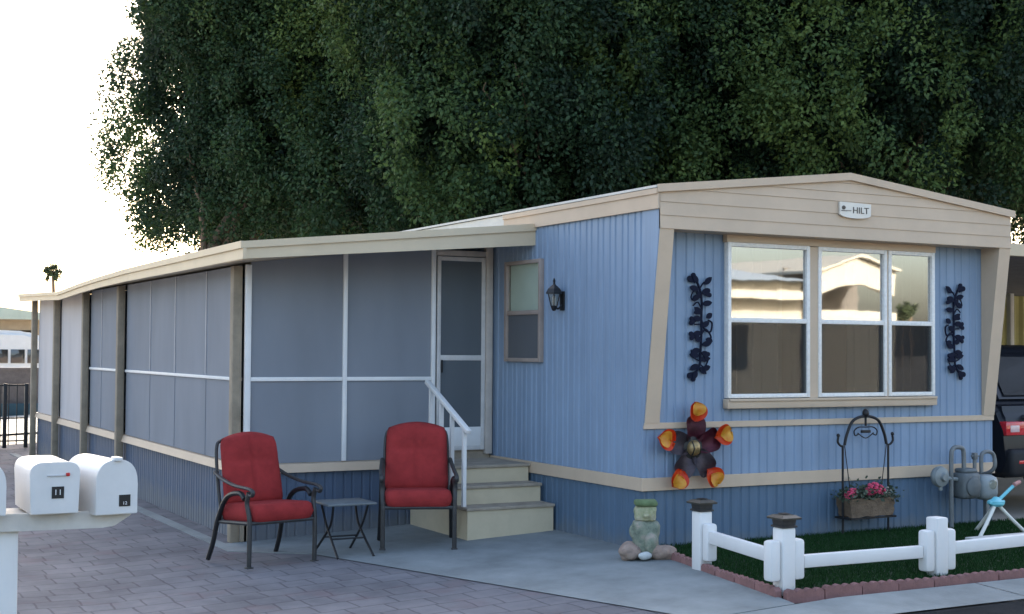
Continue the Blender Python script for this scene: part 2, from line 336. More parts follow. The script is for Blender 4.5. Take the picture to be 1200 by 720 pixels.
def text(s, size, depth, parent, name, m, loc, rot, sx=1.0, align='CENTER'):
    cu = bpy.data.curves.new('t', 'FONT'); cu.body = s; cu.size = size; cu.extrude = depth; cu.align_x = align; cu.align_y = 'CENTER'
    o = bpy.data.objects.new('t', cu); C.objects.link(o)
    dg = bpy.context.evaluated_depsgraph_get(); me = bpy.data.meshes.new_from_object(o.evaluated_get(dg))
    bpy.data.objects.remove(o); bpy.data.curves.remove(cu)
    mt = Matrix.Translation(loc) @ rot.to_4x4() @ Matrix.Diagonal((sx, 1, 1, 1)); me.transform(mt); me.materials.clear(); me.name = name
    return link(name, me, m, parent, False)
FRONT = Matrix.Rotation(R(90), 3, 'X')          # text lying in XZ, reading from -Y

def gz(x): return 0.045 * max(-4.0, min(0.0, x))
def sheet(name, x0, x1, y0, y1, dz, m, poly=None, kind='structure'):
    mb = MB(); xs = [x0] + [k for k in (-4.0, 0.0) if x0 < k < x1] + [x1]
    for a, b in zip(xs, xs[1:]): mb.face([(a, y0, gz(a) + dz), (b, y0, gz(b) + dz), (b, y1, gz(b) + dz), (a, y1, gz(a) + dz)])
    bmesh.ops.remove_doubles(mb.b, verts=mb.b.verts, dist=1e-4)
    o = mb.build(name, m, None, False); o['kind'] = kind; return o

# ------------------------------------------------------------------ ground
sheet('ground', -400, 400, -400, 400, -0.06, 'dirt')
sheet('patio_paving', -9.5, -0.95, -2.268, 16.0, 0.0, 'paver')
mb = MB(); pad = [(-1.085, -2.268), (-0.35, -2.268), (0.02, -0.5), (0.02, 2.62), (-2.62, 2.62), (-2.70, 14), (-2.80, 14), (-2.72, 2.2), (-2.2, 1.62), (-1.75, 1.45), (-1.085, 0.95)]
va = [mb.b.verts.new((x, y, gz(x) + 0.007)) for x, y in pad]; vb = [mb.b.verts.new((x, y, gz(x) - 0.05)) for x, y in pad]
mb.b.faces.new(va)
for k in range(len(pad)): mb.b.faces.new((va[k], va[(k + 1) % len(pad)], vb[(k + 1) % len(pad)], vb[k]))
bmesh.ops.triangulate(mb.b, faces=[f for f in mb.b.faces if len(f.verts) > 4])
mb.build('concrete_path', 'concrete', None, False)['kind'] = 'structure'
mb = MB()
for k in range(-12, 14):
    x0 = -1.15 + k * 2.4; x1 = x0 + 2.388
    xs = [x0] + [q for q in (-4.0, 0.0) if x0 < q < x1] + [x1]
    for a, b in zip(xs, xs[1:]): mb.face([(a, -2.76, gz(a) - 0.02), (b, -2.76, gz(b) - 0.02), (b, -2.276, gz(b) + 0.004), (a, -2.276, gz(a) + 0.004)])
mb.build('gutter', 'concrete', None, False)['kind'] = 'structure'
sheet('road', -90, 120, -12.5, -2.762, -0.03, 'asphalt')
sheet('far_pavement', -90, 120, -13.2, -12.5, -0.012, 'concrete')
sheet('back_lane', -14, 2, 19.2, 60, -0.02, 'farconcrete')
# lawn bed
mb = MB(); bed = [(0.0, -0.06), (-0.06, -0.62), (-0.27, -2.02), (0.91, -2.17), (1.8, -2.20), (4.6, -2.22), (4.6, -0.02), (0.0, -0.02)]
mb.prism(bed, lambda x, y, d: Vector((x, y, d)), -0.05, 0.03); lawn_base = mb.build('lawn_base', mat('turf_backing', (.012, .03, .012), .95, .3, 12), None, False); lawn_base['kind'] = 'structure'
def inpoly(x, y, P):
    c = False
    for i in range(len(P)):
        (x1, y1), (x2, y2) = P[i], P[i - 1]
        if (y1 > y) != (y2 > y) and x < (x2 - x1) * (y - y1) / (y2 - y1) + x1: c = not c
    return c
def quads_mesh(name, V, tint, m, parent=None):
    n = len(V); k = V.shape[1]; me = bpy.data.meshes.new(name)
    me.vertices.add(n * k); me.vertices.foreach_set('co', V.reshape(-1).astype(np.float32))
    me.loops.add(n * k); me.loops.foreach_set('vertex_index', np.arange(n * k, dtype=np.int32))
    me.polygons.add(n); me.polygons.foreach_set('loop_start', np.arange(0, n * k, k, dtype=np.int32))
    try: me.polygons.foreach_set('loop_total', np.full(n, k, np.int32))
    except Exception: pass
    me.update(calc_edges=True)
    a = me.attributes.new('tint', 'FLOAT', 'FACE'); a.data.foreach_set('value', tint.astype(np.float32))
    return link(name, me, m, parent, False)
g = np.random.default_rng(3)
P = []
while len(P) < 60000:
    x = g.uniform(-0.3, 4.6); y = g.uniform(-2.2, -0.03)
    if inpoly(x, y, bed): P.append((x, y))
P = np.array(P); n = len(P); a = g.uniform(0, 6.28, n); h = g.uniform(0.02, 0.038, n); wv = 0.0035
V = np.zeros((n, 3, 3)); ln = g.normal(0, 0.012, (n, 2))
V[:, 0, 0] = P[:, 0] - np.cos(a) * wv; V[:, 0, 1] = P[:, 1] - np.sin(a) * wv; V[:, 1, 0] = P[:, 0] + np.cos(a) * wv; V[:, 1, 1] = P[:, 1] + np.sin(a) * wv
V[:, :2, 2] = 0.028; V[:, 2, :2] = P + ln; V[:, 2, 2] = 0.03 + h
tag(quads_mesh('lawn_grass', V, np.clip(g.normal(0.45, 0.22, n), 0, 1), 'turf'), 'dark green turf lawn filling the fenced bed before the blue home', 'lawn', None, 'stuff')

# ------------------------------------------------------------------ mobile home
W = 3.92; L = 18.5; ZB, ZT, ZU, ZH, ZE, ZP, D = 0.4775, 0.581, 1.0, 2.567, 2.886, 3.107, 0.224
home = thing('mobile_home', 'long blue mobile home with beige trim, jutting beige gable and three front windows', 'mobile home', (W / 2, L / 2, 0))
mb = MB(); hole = (1.63, 2.28, 1.505, 2.415)
ribbed(mb, (0, 0, 0), (0, 1, 0), (-1, 0, 0), 0.0, L, ZT, 2.75, 0.105, 0.010, 0.032, [hole])
mb.prism([(0.0, ZU), (0.0, 2.72), (-D, 2.72), (-D, ZH), (-0.012, ZU)], lambda y, z, d: Vector((d, y, z)), -0.006, 0.004)
mb.build('side_wall', 'blue', home, False)
mb = MB(); wins = [(0.80, 1.673), (1.768, 2.553), (2.574, 3.132)]; WZ0, WZ1, WM = 1.212, 2.505, 1.86
ribbed(mb, (0, 0, 0), (1, 0, 0), (0, -1, 0), 0.0, W, ZT, 2.6, 0.105, 0.009, 0.03, [(0.83, 3.10, 1.24, 2.48)])
mb.build('front_wall', 'blue', home, False)
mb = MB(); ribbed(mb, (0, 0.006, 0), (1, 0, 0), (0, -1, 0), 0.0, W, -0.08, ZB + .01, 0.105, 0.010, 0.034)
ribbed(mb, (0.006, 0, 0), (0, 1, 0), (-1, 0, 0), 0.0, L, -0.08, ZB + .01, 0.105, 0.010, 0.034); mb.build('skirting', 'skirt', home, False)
mb = MB(); mb.box(W - 0.03, W, 0.02, L, -0.08, 2.8); mb.box(0.02, W - .03, L - 0.03, L, -0.08, 2.8); mb.build('rear_wall', 'blue', home, False)
mb = MB(); mb.box(0.03, W - .04, 0.06, L - .04, 0.50, 0.56); mb.box(0.03, W - .04, 3.4, 3.45, 0.57, 2.7); mb.build('interior', 'interior', home, False)
mb = MB(); mb.box(-0.02, W + 0.012, -0.02, -0.0005, ZB, ZT, 0.003); mb.box(-0.02, -0.0005, 0.0, L, ZB, ZT, 0.003); mb.build('belt_trim', 'beige', home, False)
mb = MB(); mb.box(0.0, W, -0.022, -0.002, 0.972, 1.022, 0.003)
mb.box(0.005, 0.15, -0.020, -0.003, 1.023, 1.10); mb.build('waist_trim', 'beige', home, False)
# gable header of lapped boards
mb = MB(); GP = [(-0.004, ZH), (W + .004, ZH), (W + .004, ZE), (W / 2, ZP), (-0.004, ZE)]
mb.prism(GP, lambda x, z, d: Vector((x, d, z)), -D, -0.001)
zs = [ZH, 2.672, 2.779, 2.886, 2.965, 3.045]
for i, za in enumerate(zs):
    zb = zs[i + 1] if i + 1 < len(zs) else 3.09
    hw = lambda z: W / 2 if z <= ZE else (W / 2) * (ZP - z) / (ZP - ZE)
    a, b = hw(za) - .002, hw(zb) - .002; c = W / 2
    vs = [(c - a, -D - 0.0095, za + .002), (c + a, -D - 0.0095, za + .002), (c + b, -D - 0.003, zb), (c - b, -D - 0.003, zb), (c - a, -D + .002, za + .002), (c + a, -D + .002, za + .002)]
    v = [mb.b.verts.new(p) for p in vs]; mb.b.faces.new(v[:4]); mb.b.faces.new((v[0], v[4], v[5], v[1]))
mb.build('gable_header', 'beige', home, False)
mb = MB()
for (xa, za), (xb, zb) in (((-0.03, ZE), (W / 2, ZP)), ((W / 2, ZP), (W + .03, ZE))):
    mb.prism([(xa, za - .035), (xb, zb - .035), (xb, zb + .029), (xa, za + .027)], lambda x, z, d: Vector((x, d, z)), -D - 0.034, -D - 0.012)
mb.build('roof_edge_trim', 'beige', home, False)
for x0, x1 in ((0.004, 0.142), (W - .142, W - .0)):
    mb = MB(); mb.prism([(-0.003, ZU + .02), (-0.003, ZH), (-D, ZH), (-0.026, ZU + .02)], lambda y, z, d: Vector((d, y, z)), x0, x1); mb.build('wing_trim', 'beige', home, False)
mb = MB(); rp_ = [(-0.04, ZE + .002), (W / 2, ZP + .004), (W + .04, ZE + .002), (W + .04, ZE + .022), (W / 2, ZP + .026), (-0.04, ZE + .022)]
mb.prism(rp_, lambda x, z, d: Vector((x, d, z)), -D - .0115, L + .1); roof = mb.build('roof', 'roofwhite', home, False)
mb = MB(); mb.box(-0.022, -0.001, 2.36, L, 2.735, 2.884, .003); mb.build('roof_fascia', mat('chalky_white_fascia', (.64, .62, .56), .7, .1), home, False)
mb = MB(); mb.box(-0.024, -0.006, -D - .012, 2.357, 2.722, 2.885, .003); mb.box(-0.036, -0.024, -D - .012, 2.357, 2.84, 2.885, .002); mb.build('roof_fascia', 'beige', home, False)
# front window group
mb = MB(); mb.box(0.79, 3.142, -0.075, -0.002, 1.125, 1.205, .006); mb.box(0.80, 3.132, -0.09, -0.075, 1.185, 1.207, .003); mb.build('window_sill', 'beige', home)
mb = MB(); mb.box(1.674, 1.767, -0.05, -0.002, 1.206, 2.5); mb.box(2.5535, 2.5735, -0.05, -0.002, 1.206, 2.5); mb.box(0.79, 3.142, -0.06, -0.002, 2.506, 2.565); mb.build('window_surround', 'beige', home, False)
def sash_window(x0, x1):
    f = MB(); t = 0.034
    f.box(x0, x0 + t, -0.062, -0.004, WZ0, WZ1, .004); f.box(x1 - t, x1, -0.062, -0.004, WZ0, WZ1, .004)
    f.box(x0 + t, x1 - t, -0.06, -0.004, WZ0, WZ0 + t, .004); f.box(x0 + t, x1 - t, -0.06, -0.004, WZ1 - t, WZ1, .004)
    f.box(x0 + t, x1 - t, -0.058, -0.006, WM - .02, WM + .02, .004)
    fo = f.build('window', 'windowframe', home)
    MB().box(x0 + t, x1 - t, -0.034, -0.030, WM + .02, WZ1 - t).build('pane', 'glass', fo, False)
    MB().box(x0 + t, x1 - t, -0.026, -0.022, WZ0 + t, WM - .02).build('pane', 'lowerglass', fo, False)
    MB().box(x0 + t, x1 - t, -0.046, -0.044, WZ0 + t, WM - .02).build('insect_screen', 'winscreen', fo, False)
for x0, x1 in wins: sash_window(x0, x1)
# side window
f = MB(); y0, y1, z0, z1 = 1.61, 2.30, 1.49, 2.43
f.box(-0.045, -0.0, y0, y0 + .035, z0, z1, .003); f.box(-0.045, 0, y1 - .05, y1, z0, z1, .003); f.box(-0.043, 0, y0 + .035, y1 - .05, z0, z0 + .035, .003); f.box(-0.043, 0, y0 + .035, y1 - .05, z1 - .035, z1, .003); f.box(-0.04, 0, y0 + .035, y1 - .05, 1.925, 1.965, .003)
fo = f.build('window', mat('taupe_window_frame', (0.30, 0.25, 0.22), 0.6), home)
MB().box(-0.02, -0.016, y0 + .03, y1 - .045, 1.96, z1 - .03).build('pane', glass('clear_side_glass', .0, (.92, .95, .93)), fo, False)
MB().box(-0.022, -0.018, y0 + .03, y1 - .045, z0 + .03, 1.93).build('insect_screen', screen_mat('grey_side_screen', (.14, .15, .165), .3), fo, False)
MB().box(.004, .010, y0 + .03, y1 - .045, 1.93, z1 - .02).build('blind', mat('pale_green_grey_blind', (.62, .66, .60), .9, .05), fo, False)
# curtains inside
def curtain(x0, x1, y, m, label, amp=0.035, z0=0.6, z1=2.5, axis='x'):
    mb = MB(); N = int((x1 - x0) / 0.02) + 2; prev = None
    for i in range(N):
        u = x0 + (x1 - x0) * i / (N - 1); q = y + amp * math.sin(u * 70 + y)
        p = (u, q) if axis == 'x' else (q, u); cur = [mb.b.verts.new((p[0], p[1], z)) for z in (z0, z1)]
        if prev: mb.b.faces.new((prev[0], cur[0], cur[1], prev[1]))
        prev = cur
    tag(mb.build('curtain', m), label, 'curtain', 'curtains inside the front windows')
curtain(1.02, 1.60, 0.30, 'curtain', 'pale curtain behind the middle of the left front window')
curtain(1.64, 1.95, 0.24, 'curtaindark', 'dark curtain behind the right edge of the left front window')
curtain(2.40, 2.80, 0.32, 'curtain', 'pale curtain behind the right half of the middle front window')
curtain(2.84, 3.4, 0.26, 'curtaindark', 'dark curtain behind the narrow right front window')
curtain(1.75, 2.22, 0.25, 'curtain', 'pale curtain behind the side window beside the screen door', axis='y')

# ------------------------------------------------------------------ screened porch
XP, YP, YE = -2.465, 2.5825, 13.47
porch = thing('screened_porch', 'long screened porch with grey sun screens, blue knee wall and cream roof edge', 'porch', (-1.25, 8.5, 0))
mb = MB(); ribbed(mb, (0, YP, 0), (1, 0, 0), (0, -1, 0), XP, -0.02, -0.16, 0.50, 0.10, 0.009, 0.03)
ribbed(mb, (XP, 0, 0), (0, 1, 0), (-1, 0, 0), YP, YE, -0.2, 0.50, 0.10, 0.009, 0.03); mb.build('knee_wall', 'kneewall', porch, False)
mb = MB(); mb.prism([(YP - .05, .492), (YP + .06, .515), (YP + .06, .58), (YP - .03, .565)], lambda y, z, d: Vector((d, y, z)), XP - .05, -0.66)
mb.prism([(XP - .06, .49), (XP + .06, .515), (XP + .06, .575), (XP - .035, .562)], lambda x, z, d: Vector((x, d, z)), YP + .061, YE); mb.build('ledge', 'beige', porch, False)
topz = lambda x: 2.326 + 0.1208 * (x + 2.75) - 0.002
MB().box(XP + .07, -0.05, YP + .07, YE - .05, 0.55, 0.60).build('floor', 'interior', porch, False)
MB().prism([(XP + .02, -.1), (-.03, -.1), (-.03, topz(-.03)), (XP + .02, topz(XP))], lambda x, z, d: Vector((x, d, z)), YE - .04, YE).build('end_wall', 'blue', porch, False)
xc = [(-2.425, -1.558), (-1.518, -0.668)]
for a, b in xc:
    for lo, hi in ((0.575, 1.306), (1.342, None)):
        mb = MB(); t0 = hi if hi else topz(a); t1 = hi if hi else topz(b)
        mb.prism([(a, lo), (b, lo), (b, t1), (a, t0)], lambda x, z, d: Vector((x, d, z)), YP + .012, YP + .018); mb.build('screen_panel', 'screen', porch, False)
mb = MB()
mb.box(-2.478, -2.425, YP - .012, YP + .03, 0.578, 2.338, .004)
for a, b in ((-1.558, -1.518), (-0.668, -0.628)): mb.box(a, b, YP - .012, YP + .03, 0.578, topz(a), .004)
mb.build('mullion', 'whitetrim', porch)
mb = MB(); mb.box(-2.424, -1.559, YP - .008, YP + .028, 1.306, 1.342, .004); mb.box(-1.517, -0.669, YP - .008, YP + .028, 1.306, 1.342, .004)
mb.build('mid_rail', 'whitetrim', porch)
# side bays
posts = [2.66, 7.28, 9.38, 11.5, 13.42]
seams = [3.82, 4.98, 6.05, 8.62]
for i, (a, b) in enumerate(zip(posts, posts[1:])):
    a += .06; b -= .06; m = 'screen' if i < 2 else 'sheet'
    for lo, hi in (((0.572, 1.306), (1.336, 2.338)) if i < 2 else ((0.572, 2.338),)):
        MB().box(XP - .012, XP - .006, a, b, lo, hi).build('screen_panel', m, porch, False)
    if i < 2: MB().box(XP - .03, XP + .01, a, b, 1.306, 1.336, .004).build('mid_rail', 'whitetrim', porch)
for y in seams: MB().box(XP - .020, XP + .01, y - .012, y + .012, 1.34, 2.338).build('seam_strip', mat('pale_seam', (0.36, 0.37, 0.40), .6), porch, False)
for y in seams: MB().box(XP - .017, XP + .01, y - .010, y + .010, .575, 1.303).build('seam_strip', 'screen', porch, False)
for y in posts: MB().box(XP - .115, XP - .032, y - .05, y + .05, gz(XP), 2.325, .006).build('post', 'wood', porch)
MB().box(XP - .03, XP + .03, YP + .0, YP + .03, -0.1, 0.49).build('corner_board', 'wood', porch, False)
# roof of the porch
mb = MB(); x0, x1 = -2.75, -0.006
def roofz(x): return 2.46 + (x - x0) * 0.1015
mb.prism([(x0, 2.326), (x1, 2.6575), (x1, 2.69), (x0, 2.345)], lambda x, z, d: Vector((x, d, z)), 1.813, 13.52); mb.build('roof', 'cream', porch, False)
mb = MB(); mb.prism([(x0, 2.335), (0.02, 2.563), (0.02, 2.70), (x0, 2.425)], lambda x, z, d: Vector((x, d, z)), 1.775, 1.812)
mb.prism([(x0, 2.422), (0.02, 2.697), (0.02, 2.762), (x0, 2.480)], lambda x, z, d: Vector((x, d, z)), 1.755, 1.812); mb.build('fascia', 'cream', porch, False)
mb = MB(); fy = [1.756, 4, 6, 7.4, 8.6, 9.6, 10.15, 10.6, 12, 13.53]; fb = [2.332, 2.325, 2.322, 2.308, 2.282, 2.25, 2.235, 2.25, 2.28, 2.31]; ft = [2.480, 2.47, 2.458, 2.432, 2.40, 2.362, 2.346, 2.362, 2.392, 2.428]
for (xa, xb, q0, q1) in ((x0 - .012, x0 + .02, 0, .62), (x0 - .03, x0 + .02, .6, 1)):
    pr = None
    for y, lo, hi in zip(fy, fb, ft):
        za = lo + (hi - lo) * q0; zb = lo + (hi - lo) * q1
        cur = [mb.b.verts.new(p) for p in ((xa, y, za), (xb, y, za), (xb, y, zb), (xa, y, zb))]
        if pr:
            for k in range(4): mb.b.faces.new((pr[k], pr[(k + 1) % 4], cur[(k + 1) % 4], cur[k]))
        else: mb.b.faces.new(cur)
        pr = cur
    mb.b.faces.new(pr[::-1])
mb.build('fascia', 'cream', porch, False)
# screen door
mb = MB(); mb.box(-0.098, -0.03, YP - .03, YP + .04, 0.6, topz(-.098) , .004); mb.box(-0.625, -0.098, YP - .02, YP + .04, 2.492, 2.545, .004); mb.build('door_frame', mat('greyed_cream_jamb', (0.46, 0.42, 0.38), .6), porch)
d = MB(); zt = 2.485
d.box(-.612, -.575, YP - .012, YP + .02, .64, zt, .003); d.box(-.14, -.102, YP - .012, YP + .02, .64, zt, .003)
d.box(-.575, -.14, YP - .01, YP + .018, zt - .04, zt, .003); d.box(-.575, -.14, YP - .01, YP + .018, 1.495, 1.545, .003); d.box(-.575, -.14, YP - .01, YP + .018, .64, .68, .003)
dr = d.build('screen_door', mat('greyed_white_door_frame', (0.55, 0.54, 0.53), .5), porch)
MB().box(-.575, -.14, YP + .0, YP + .006, 1.545, zt - .04).build('screen', 'doorscreen', dr, False)
MB().box(-.575, -.14, YP + .0, YP + .006, .86, 1.495).build('screen', 'doorscreen', dr, False)
MB().box(-.575, -.14, YP - .006, YP + .008, .68, .86, .003).build('kick_plate', 'whitetrim', dr)
MB().box(-.572, -.558, YP - .03, YP - .012, 1.38, 1.50, .003).build('handle', 'black', dr)
MB().box(-0.625, -0.03, YP + .03, YP + .1, 0.5, 0.64).build('threshold', 'tread', porch, False)

# ------------------------------------------------------------------ steps + handrail
st = thing('front_steps', 'three beige entrance steps with worn brown treads below the screen door', 'steps', (-0.45, 1.9, -.03))
for y, z0, z1 in ((1.365, -.08, .215), (1.597, -.08, .378), (1.82, -.08, .535)):
    MB().box(-.88 + (y - 1.365) * .006, -.03 - (y - 1.365) * .006, y, YP - .02 - (y - 1.365) * .006, z0 + (y - 1.365) * .006, z1, .004).build('riser', 'step', st, False)
    MB().box(-.895, -.025, y - .02, (y + .235 if y < 1.8 else YP - .015), z1 + .001, z1 + .028, .006).build('tread', 'tread', st, False)
hr = thing('handrail', 'white metal handrail with slim balusters beside the entrance steps', 'handrail', (-.86, 1.85, .24))
xr = -.862; rz = lambda y: 0.905 + (y - 1.42) * 0.48
MB().beam((xr, 1.385, rz(1.385) - .0), (xr, 2.25, rz(2.25)), 0.05, 0.035, .006).build('top_rail', 'fencewhite', hr)
for y, zb in ((1.475, .243), (1.72, .406), (1.94, .563), (2.16, .563)): MB().box(xr - .016, xr + .016, y - .016, y + .016, zb, rz(y) - .01).build('baluster', 'fencewhite', hr, False)

# ------------------------------------------------------------------ patio chairs + table
def cushion(mb, w, h, t, arch, fr, n=22, seam=True, flare=0.0, pw=5):
    """fr(u,v,d): u in [-w/2,w/2], v in [0,h], d thickness"""
    top = {}
    for side in (1, -1):
        for i in range(n + 1):
            for j in range(n + 1):
                a = -1 + 2 * i / n; b = -1 + 2 * j / n
                prof = max(0, (1 - abs(a) ** pw)) ** .42 * max(0, (1 - abs(b) ** pw)) ** .42
                ww = w * (1 + flare * b) * (1 - 0.06 * max(0, abs(b) - .8) / .2)
                hv = (b + 1) / 2 * (h + arch * (1 - a * a) * max(0, b))
                th = t * prof * .5
                if seam and side == 1:
                    th *= 1 - 0.22 * math.exp(-(a / .05) ** 2) - 0.20 * math.exp(-((b - .30) / .05) ** 2)
                top[side, i, j] = mb.b.verts.new(fr(a * ww / 2, hv, th * side)) if side == 1 or (0 < i < n and 0 < j < n) else top[1, i, j]
    for side in (1, -1):
        for i in range(n):
            for j in range(n):
                f = [top[side, i, j], top[side, i + 1, j], top[side, i + 1, j + 1], top[side, i, j + 1]]
                mb.b.faces.new(f if side == 1 else f[::-1])
def spline(ctrl, n=6):
    pts = [Vector(p) for p in ctrl]; out = []
    for i in range(len(pts) - 1):
        p0 = pts[max(i - 1, 0)]; p1 = pts[i]; p2 = pts[i + 1]; p3 = pts[min(i + 2, len(pts) - 1)]
        for k in range(n):
            t = k / n; out.append(0.5 * ((2 * p1) + (-p0 + p2) * t + (2 * p0 - 5 * p1 + 4 * p2 - p3) * t * t + (-p0 + 3 * p1 - 3 * p2 + p3) * t ** 3))
    out.append(pts[-1]); return out
CH_GROUP = 'red cushioned patio chairs'
def make_chair():          # local: faces -Y, origin at the ground centre
    t = thing('patio_chair', 'x', 'chair', (0, 0, 0), CH_GROUP)
    mb = MB(); tilt = math.tan(R(13))
    back = lambda u, v, d: Vector((u, 0.17 + v * tilt - d * .97, 0.44 + v + d * .2))
    cushion(mb, .53, .53, .13, .05, back, flare=-.03); mb.build('back_cushion', 'red', t, True, 80)
    mb = MB(); seat = lambda u, v, d: Vector((u, -0.31 + v, 0.42 + d - 0.06 * v))
    cushion(mb, .56, .56, .15, 0, seat, seam=False, pw=14, n=32); mb.build('seat_cushion', 'red', t, True, 80)
    for s in (-1, 1):
        x = s * .295
        mb = MB(); mb.tube(spline([(x, -.27, 0.0), (x, -.275, .2), (x, -.27, .38), (x * 1.02, -.24, .50), (x * 1.02, -.27, .585)]), .019, 8, 1.0); mb.box(x - .026, x + .026, -.30, -.245, 0, .012, .003); mb.build('front_leg', 'bronze', t)
        mb = MB(); mb.tube(spline([(x * 1.06, .36, 0.0), (x * 1.04, .29, .14), (x * 1.02, .22, .34), (x * 1.02, .08, .52), (x * 1.02, -.12, .57), (x * 1.02, -.2, .53)]), .020, 8); mb.build('rear_leg', 'black', t)
        mb = MB(); mb.tube(spline([(x * .99, .30, .70), (x * 1.02, .16, .66), (x * 1.04, -.05, .625), (x * 1.04, -.27, .615), (x * 1.04, -.34, .595), (x * 1.04, -.325, .565), (x * 1.04, -.29, .572)]), .018, 8, .75); mb.build('armrest', 'bronze', t)
    mb = MB(); mb.tube([(-.295, -.27, .345), (.295, -.27, .345)], .016); mb.tube([(-.295, .2, .315), (.295, .2, .315)], .014)
    for s in (-1, 1): mb.tube([(s * .29, -.27, .345), (s * .29, .22, .315)], .016)
    for k in range(5): mb.tube([(-.2 + k * .1, -.27, .35), (-.2 + k * .1, .2, .32)], .006, 6)
    mb.build('seat_frame', 'bronze', t)
    mb = MB(); mb.tube(spline([(-.27, .21, .33), (-.272, .28, .60), (-.262, .335, .89), (-.2, .35, .955), (0, .36, .995), (.2, .35, .955), (.262, .335, .89), (.272, .28, .60), (.27, .21, .33)]), .014); mb.build('back_frame', 'bronze', t)
    return t
def dup(r, loc, rotz, label):
    q = r.copy(); C.objects.link(q); q.location = loc; q.rotation_euler = (0, 0, rotz); q['label'] = label
    for c in r.children:
        k = c.copy(); C.objects.link(k); k.parent = q
    return q
ch = make_chair()
dup(ch, (-1.335, 1.40, gz(-1.33) + .012), R(-22), 'red cushioned patio chair beside the entrance steps, turned towards the street')
ch.rotation_euler = (0, 0, R(12)); ch.location = (-2.63, 1.50, gz(-2.6) + .010); ch['label'] = 'red cushioned patio chair at the porch corner post, left of the small side table'
# side table
tb = thing('side_table', 'small dark folding side table between the two red patio chairs', 'table', (-1.985, 1.42, gz(-1.98) + .014))
zt = gz(-1.98) + .014
mb = MB(); bz = zt + .405
mb.box(-2.20, -1.775, 1.22, 1.60, bz, bz + .02, .008); mb.build('tabletop', mat('grey_glass_tabletop', (0.12, 0.14, 0.15), .3, .2), tb)
for y in (1.27, 1.55):
    for s in (1, -1):
        xm = -1.985
        mb = MB(); mb.tube(spline([(xm + s * .17, y, zt), (xm + s * .10, y, zt + .10), (xm - s * .075, y, zt + .27), (xm - s * .15, y, zt + .405)]) if False else spline([(xm + s * .155 - .0, y - .12 if y < 1.4 else y + .12, zt), (xm + s * .145, 1.41 + (y - 1.41) * .6, zt + .13), (xm + s * .14, 1.41 - (y - 1.41) * .4, zt + .25), (xm + s * .15, 1.41 - (y - 1.41) * 1.0, zt + .405)]), .010); mb.build('leg', 'black', tb)
for y in (1.33, 1.49): MB().tube([(-2.13, y, zt + .13), (-1.84, y, zt + .13)], .007).build('stretcher', 'black', tb)

# ------------------------------------------------------------------ wall lantern
lt = thing('wall_lantern', 'small black carriage lantern on the blue side wall beside the window', 'lantern', (-0.10, 1.27, 1.93))
MB().box(-.014, -.001, 1.235, 1.305, 1.95, 2.12, .004).build('back_plate', 'black', lt)
mb = MB(); mb.tube(spline([(-.012, 1.27, 2.0), (-.05, 1.27, 1.965), (-.085, 1.27, 1.985)]), .009); mb.build('arm', 'black', lt)
c = (-.092, 1.27, 0)
MB().lathe([(.012, 1.945), (.022, 1.955), (.03, 1.975), (.034, 1.985), (.028, 1.99)], c, 6).build('base', 'black', lt, False)
MB().lathe([(.028, 1.991), (.058, 2.095)], c, 6).build('glass', 'lampglass', lt, False)
mb = MB()
for k in range(6):
    a = k * math.pi / 3; mb.tube([(c[0] + .03 * math.cos(a), c[1] + .03 * math.sin(a), 1.988), (c[0] + .06 * math.cos(a), c[1] + .06 * math.sin(a), 2.098)], .005, 6)
mb.build('cage', 'black', lt)
MB().lathe([(.082, 2.095), (.08, 2.108), (.062, 2.14), (.03, 2.165), (.012, 2.18), (.01, 2.20), (.014, 2.21), (.004, 2.235)], c, 6).build('cap', 'black', lt, False)
MB().lathe([(.012, 1.995), (.014, 2.0), (.014, 2.04), (.02, 2.06), (.006, 2.08)], c, 10).build('bulb', 'stickerwhite', lt)

# ------------------------------------------------------------------ sign plaque
pq = thing('name_plaque', 'off-white name plaque with dark lettering on the beige gable', 'sign', (2.006, -D - .02, 2.82))
sc = [(-.175, .062)] + [(.175, .055), (.172, -.045)] + [(.17 * math.cos(a), -.045 - .03 * math.sin(a)) for a in [R(q) for q in range(20, 180, 20)]] + [(-.172, -.048)]
MB().prism(sc, lambda x, z, d: Vector((2.006 + x, d, 2.82 + z)), -D - .034, -D - .014).build('board', 'sign', pq, False)
text('HILT', .078, .002, pq, 'lettering', 'signtext', (2.062, -D - .036, 2.812), FRONT, 1.15)
mb = MB(); mb.blob((1.872, -D - .036, 2.832), .024, .003, .017, 2, .1); mb.box(1.845, 1.905, -D - .0375, -D - .034, 2.802, 2.809); mb.box(1.905, 1.955, -D - .0375, -D - .034, 2.806, 2.811); mb.build('emblem', 'signtext', pq)

# ------------------------------------------------------------------ scroll wall hangings
LAY = [0]
def lay(): LAY[0] = (LAY[0] + 1) % 23; return LAY[0] * .0006
def heart(mb, cx, cz, s, ang):
    k_ = lay()
    pts = []
    for k in range(18):
        t = 2 * math.pi * k / 18; x = 16 * math.sin(t) ** 3; z = 13 * math.cos(t) - 5 * math.cos(2 * t) - 2 * math.cos(3 * t) - math.cos(4 * t)
        x *= s / 16; z *= s / 16; pts.append((cx + x * math.cos(ang) - z * math.sin(ang), cz + x * math.sin(ang) + z * math.cos(ang)))
    mb.prism(pts, lambda x, z, d: Vector((x, d - k_, z)), -.030, -.020)
def leafp(mb, cx, cz, L_, w_, ang):
    k_ = lay()
    pts = [(t * L_, w_ * math.sin(math.pi * t) ** .7 * sg) for sg, ts in ((1, [0, .2, .4, .6, .8]), (-1, [1, .8, .6, .4, .2])) for t in ts]
    mb.prism([(cx + u * math.cos(ang) - v * math.sin(ang), cz + u * math.sin(ang) + v * math.cos(ang)) for u, v in pts], lambda x, z, d: Vector((x, d - k_, z)), -.0293, -.0207)
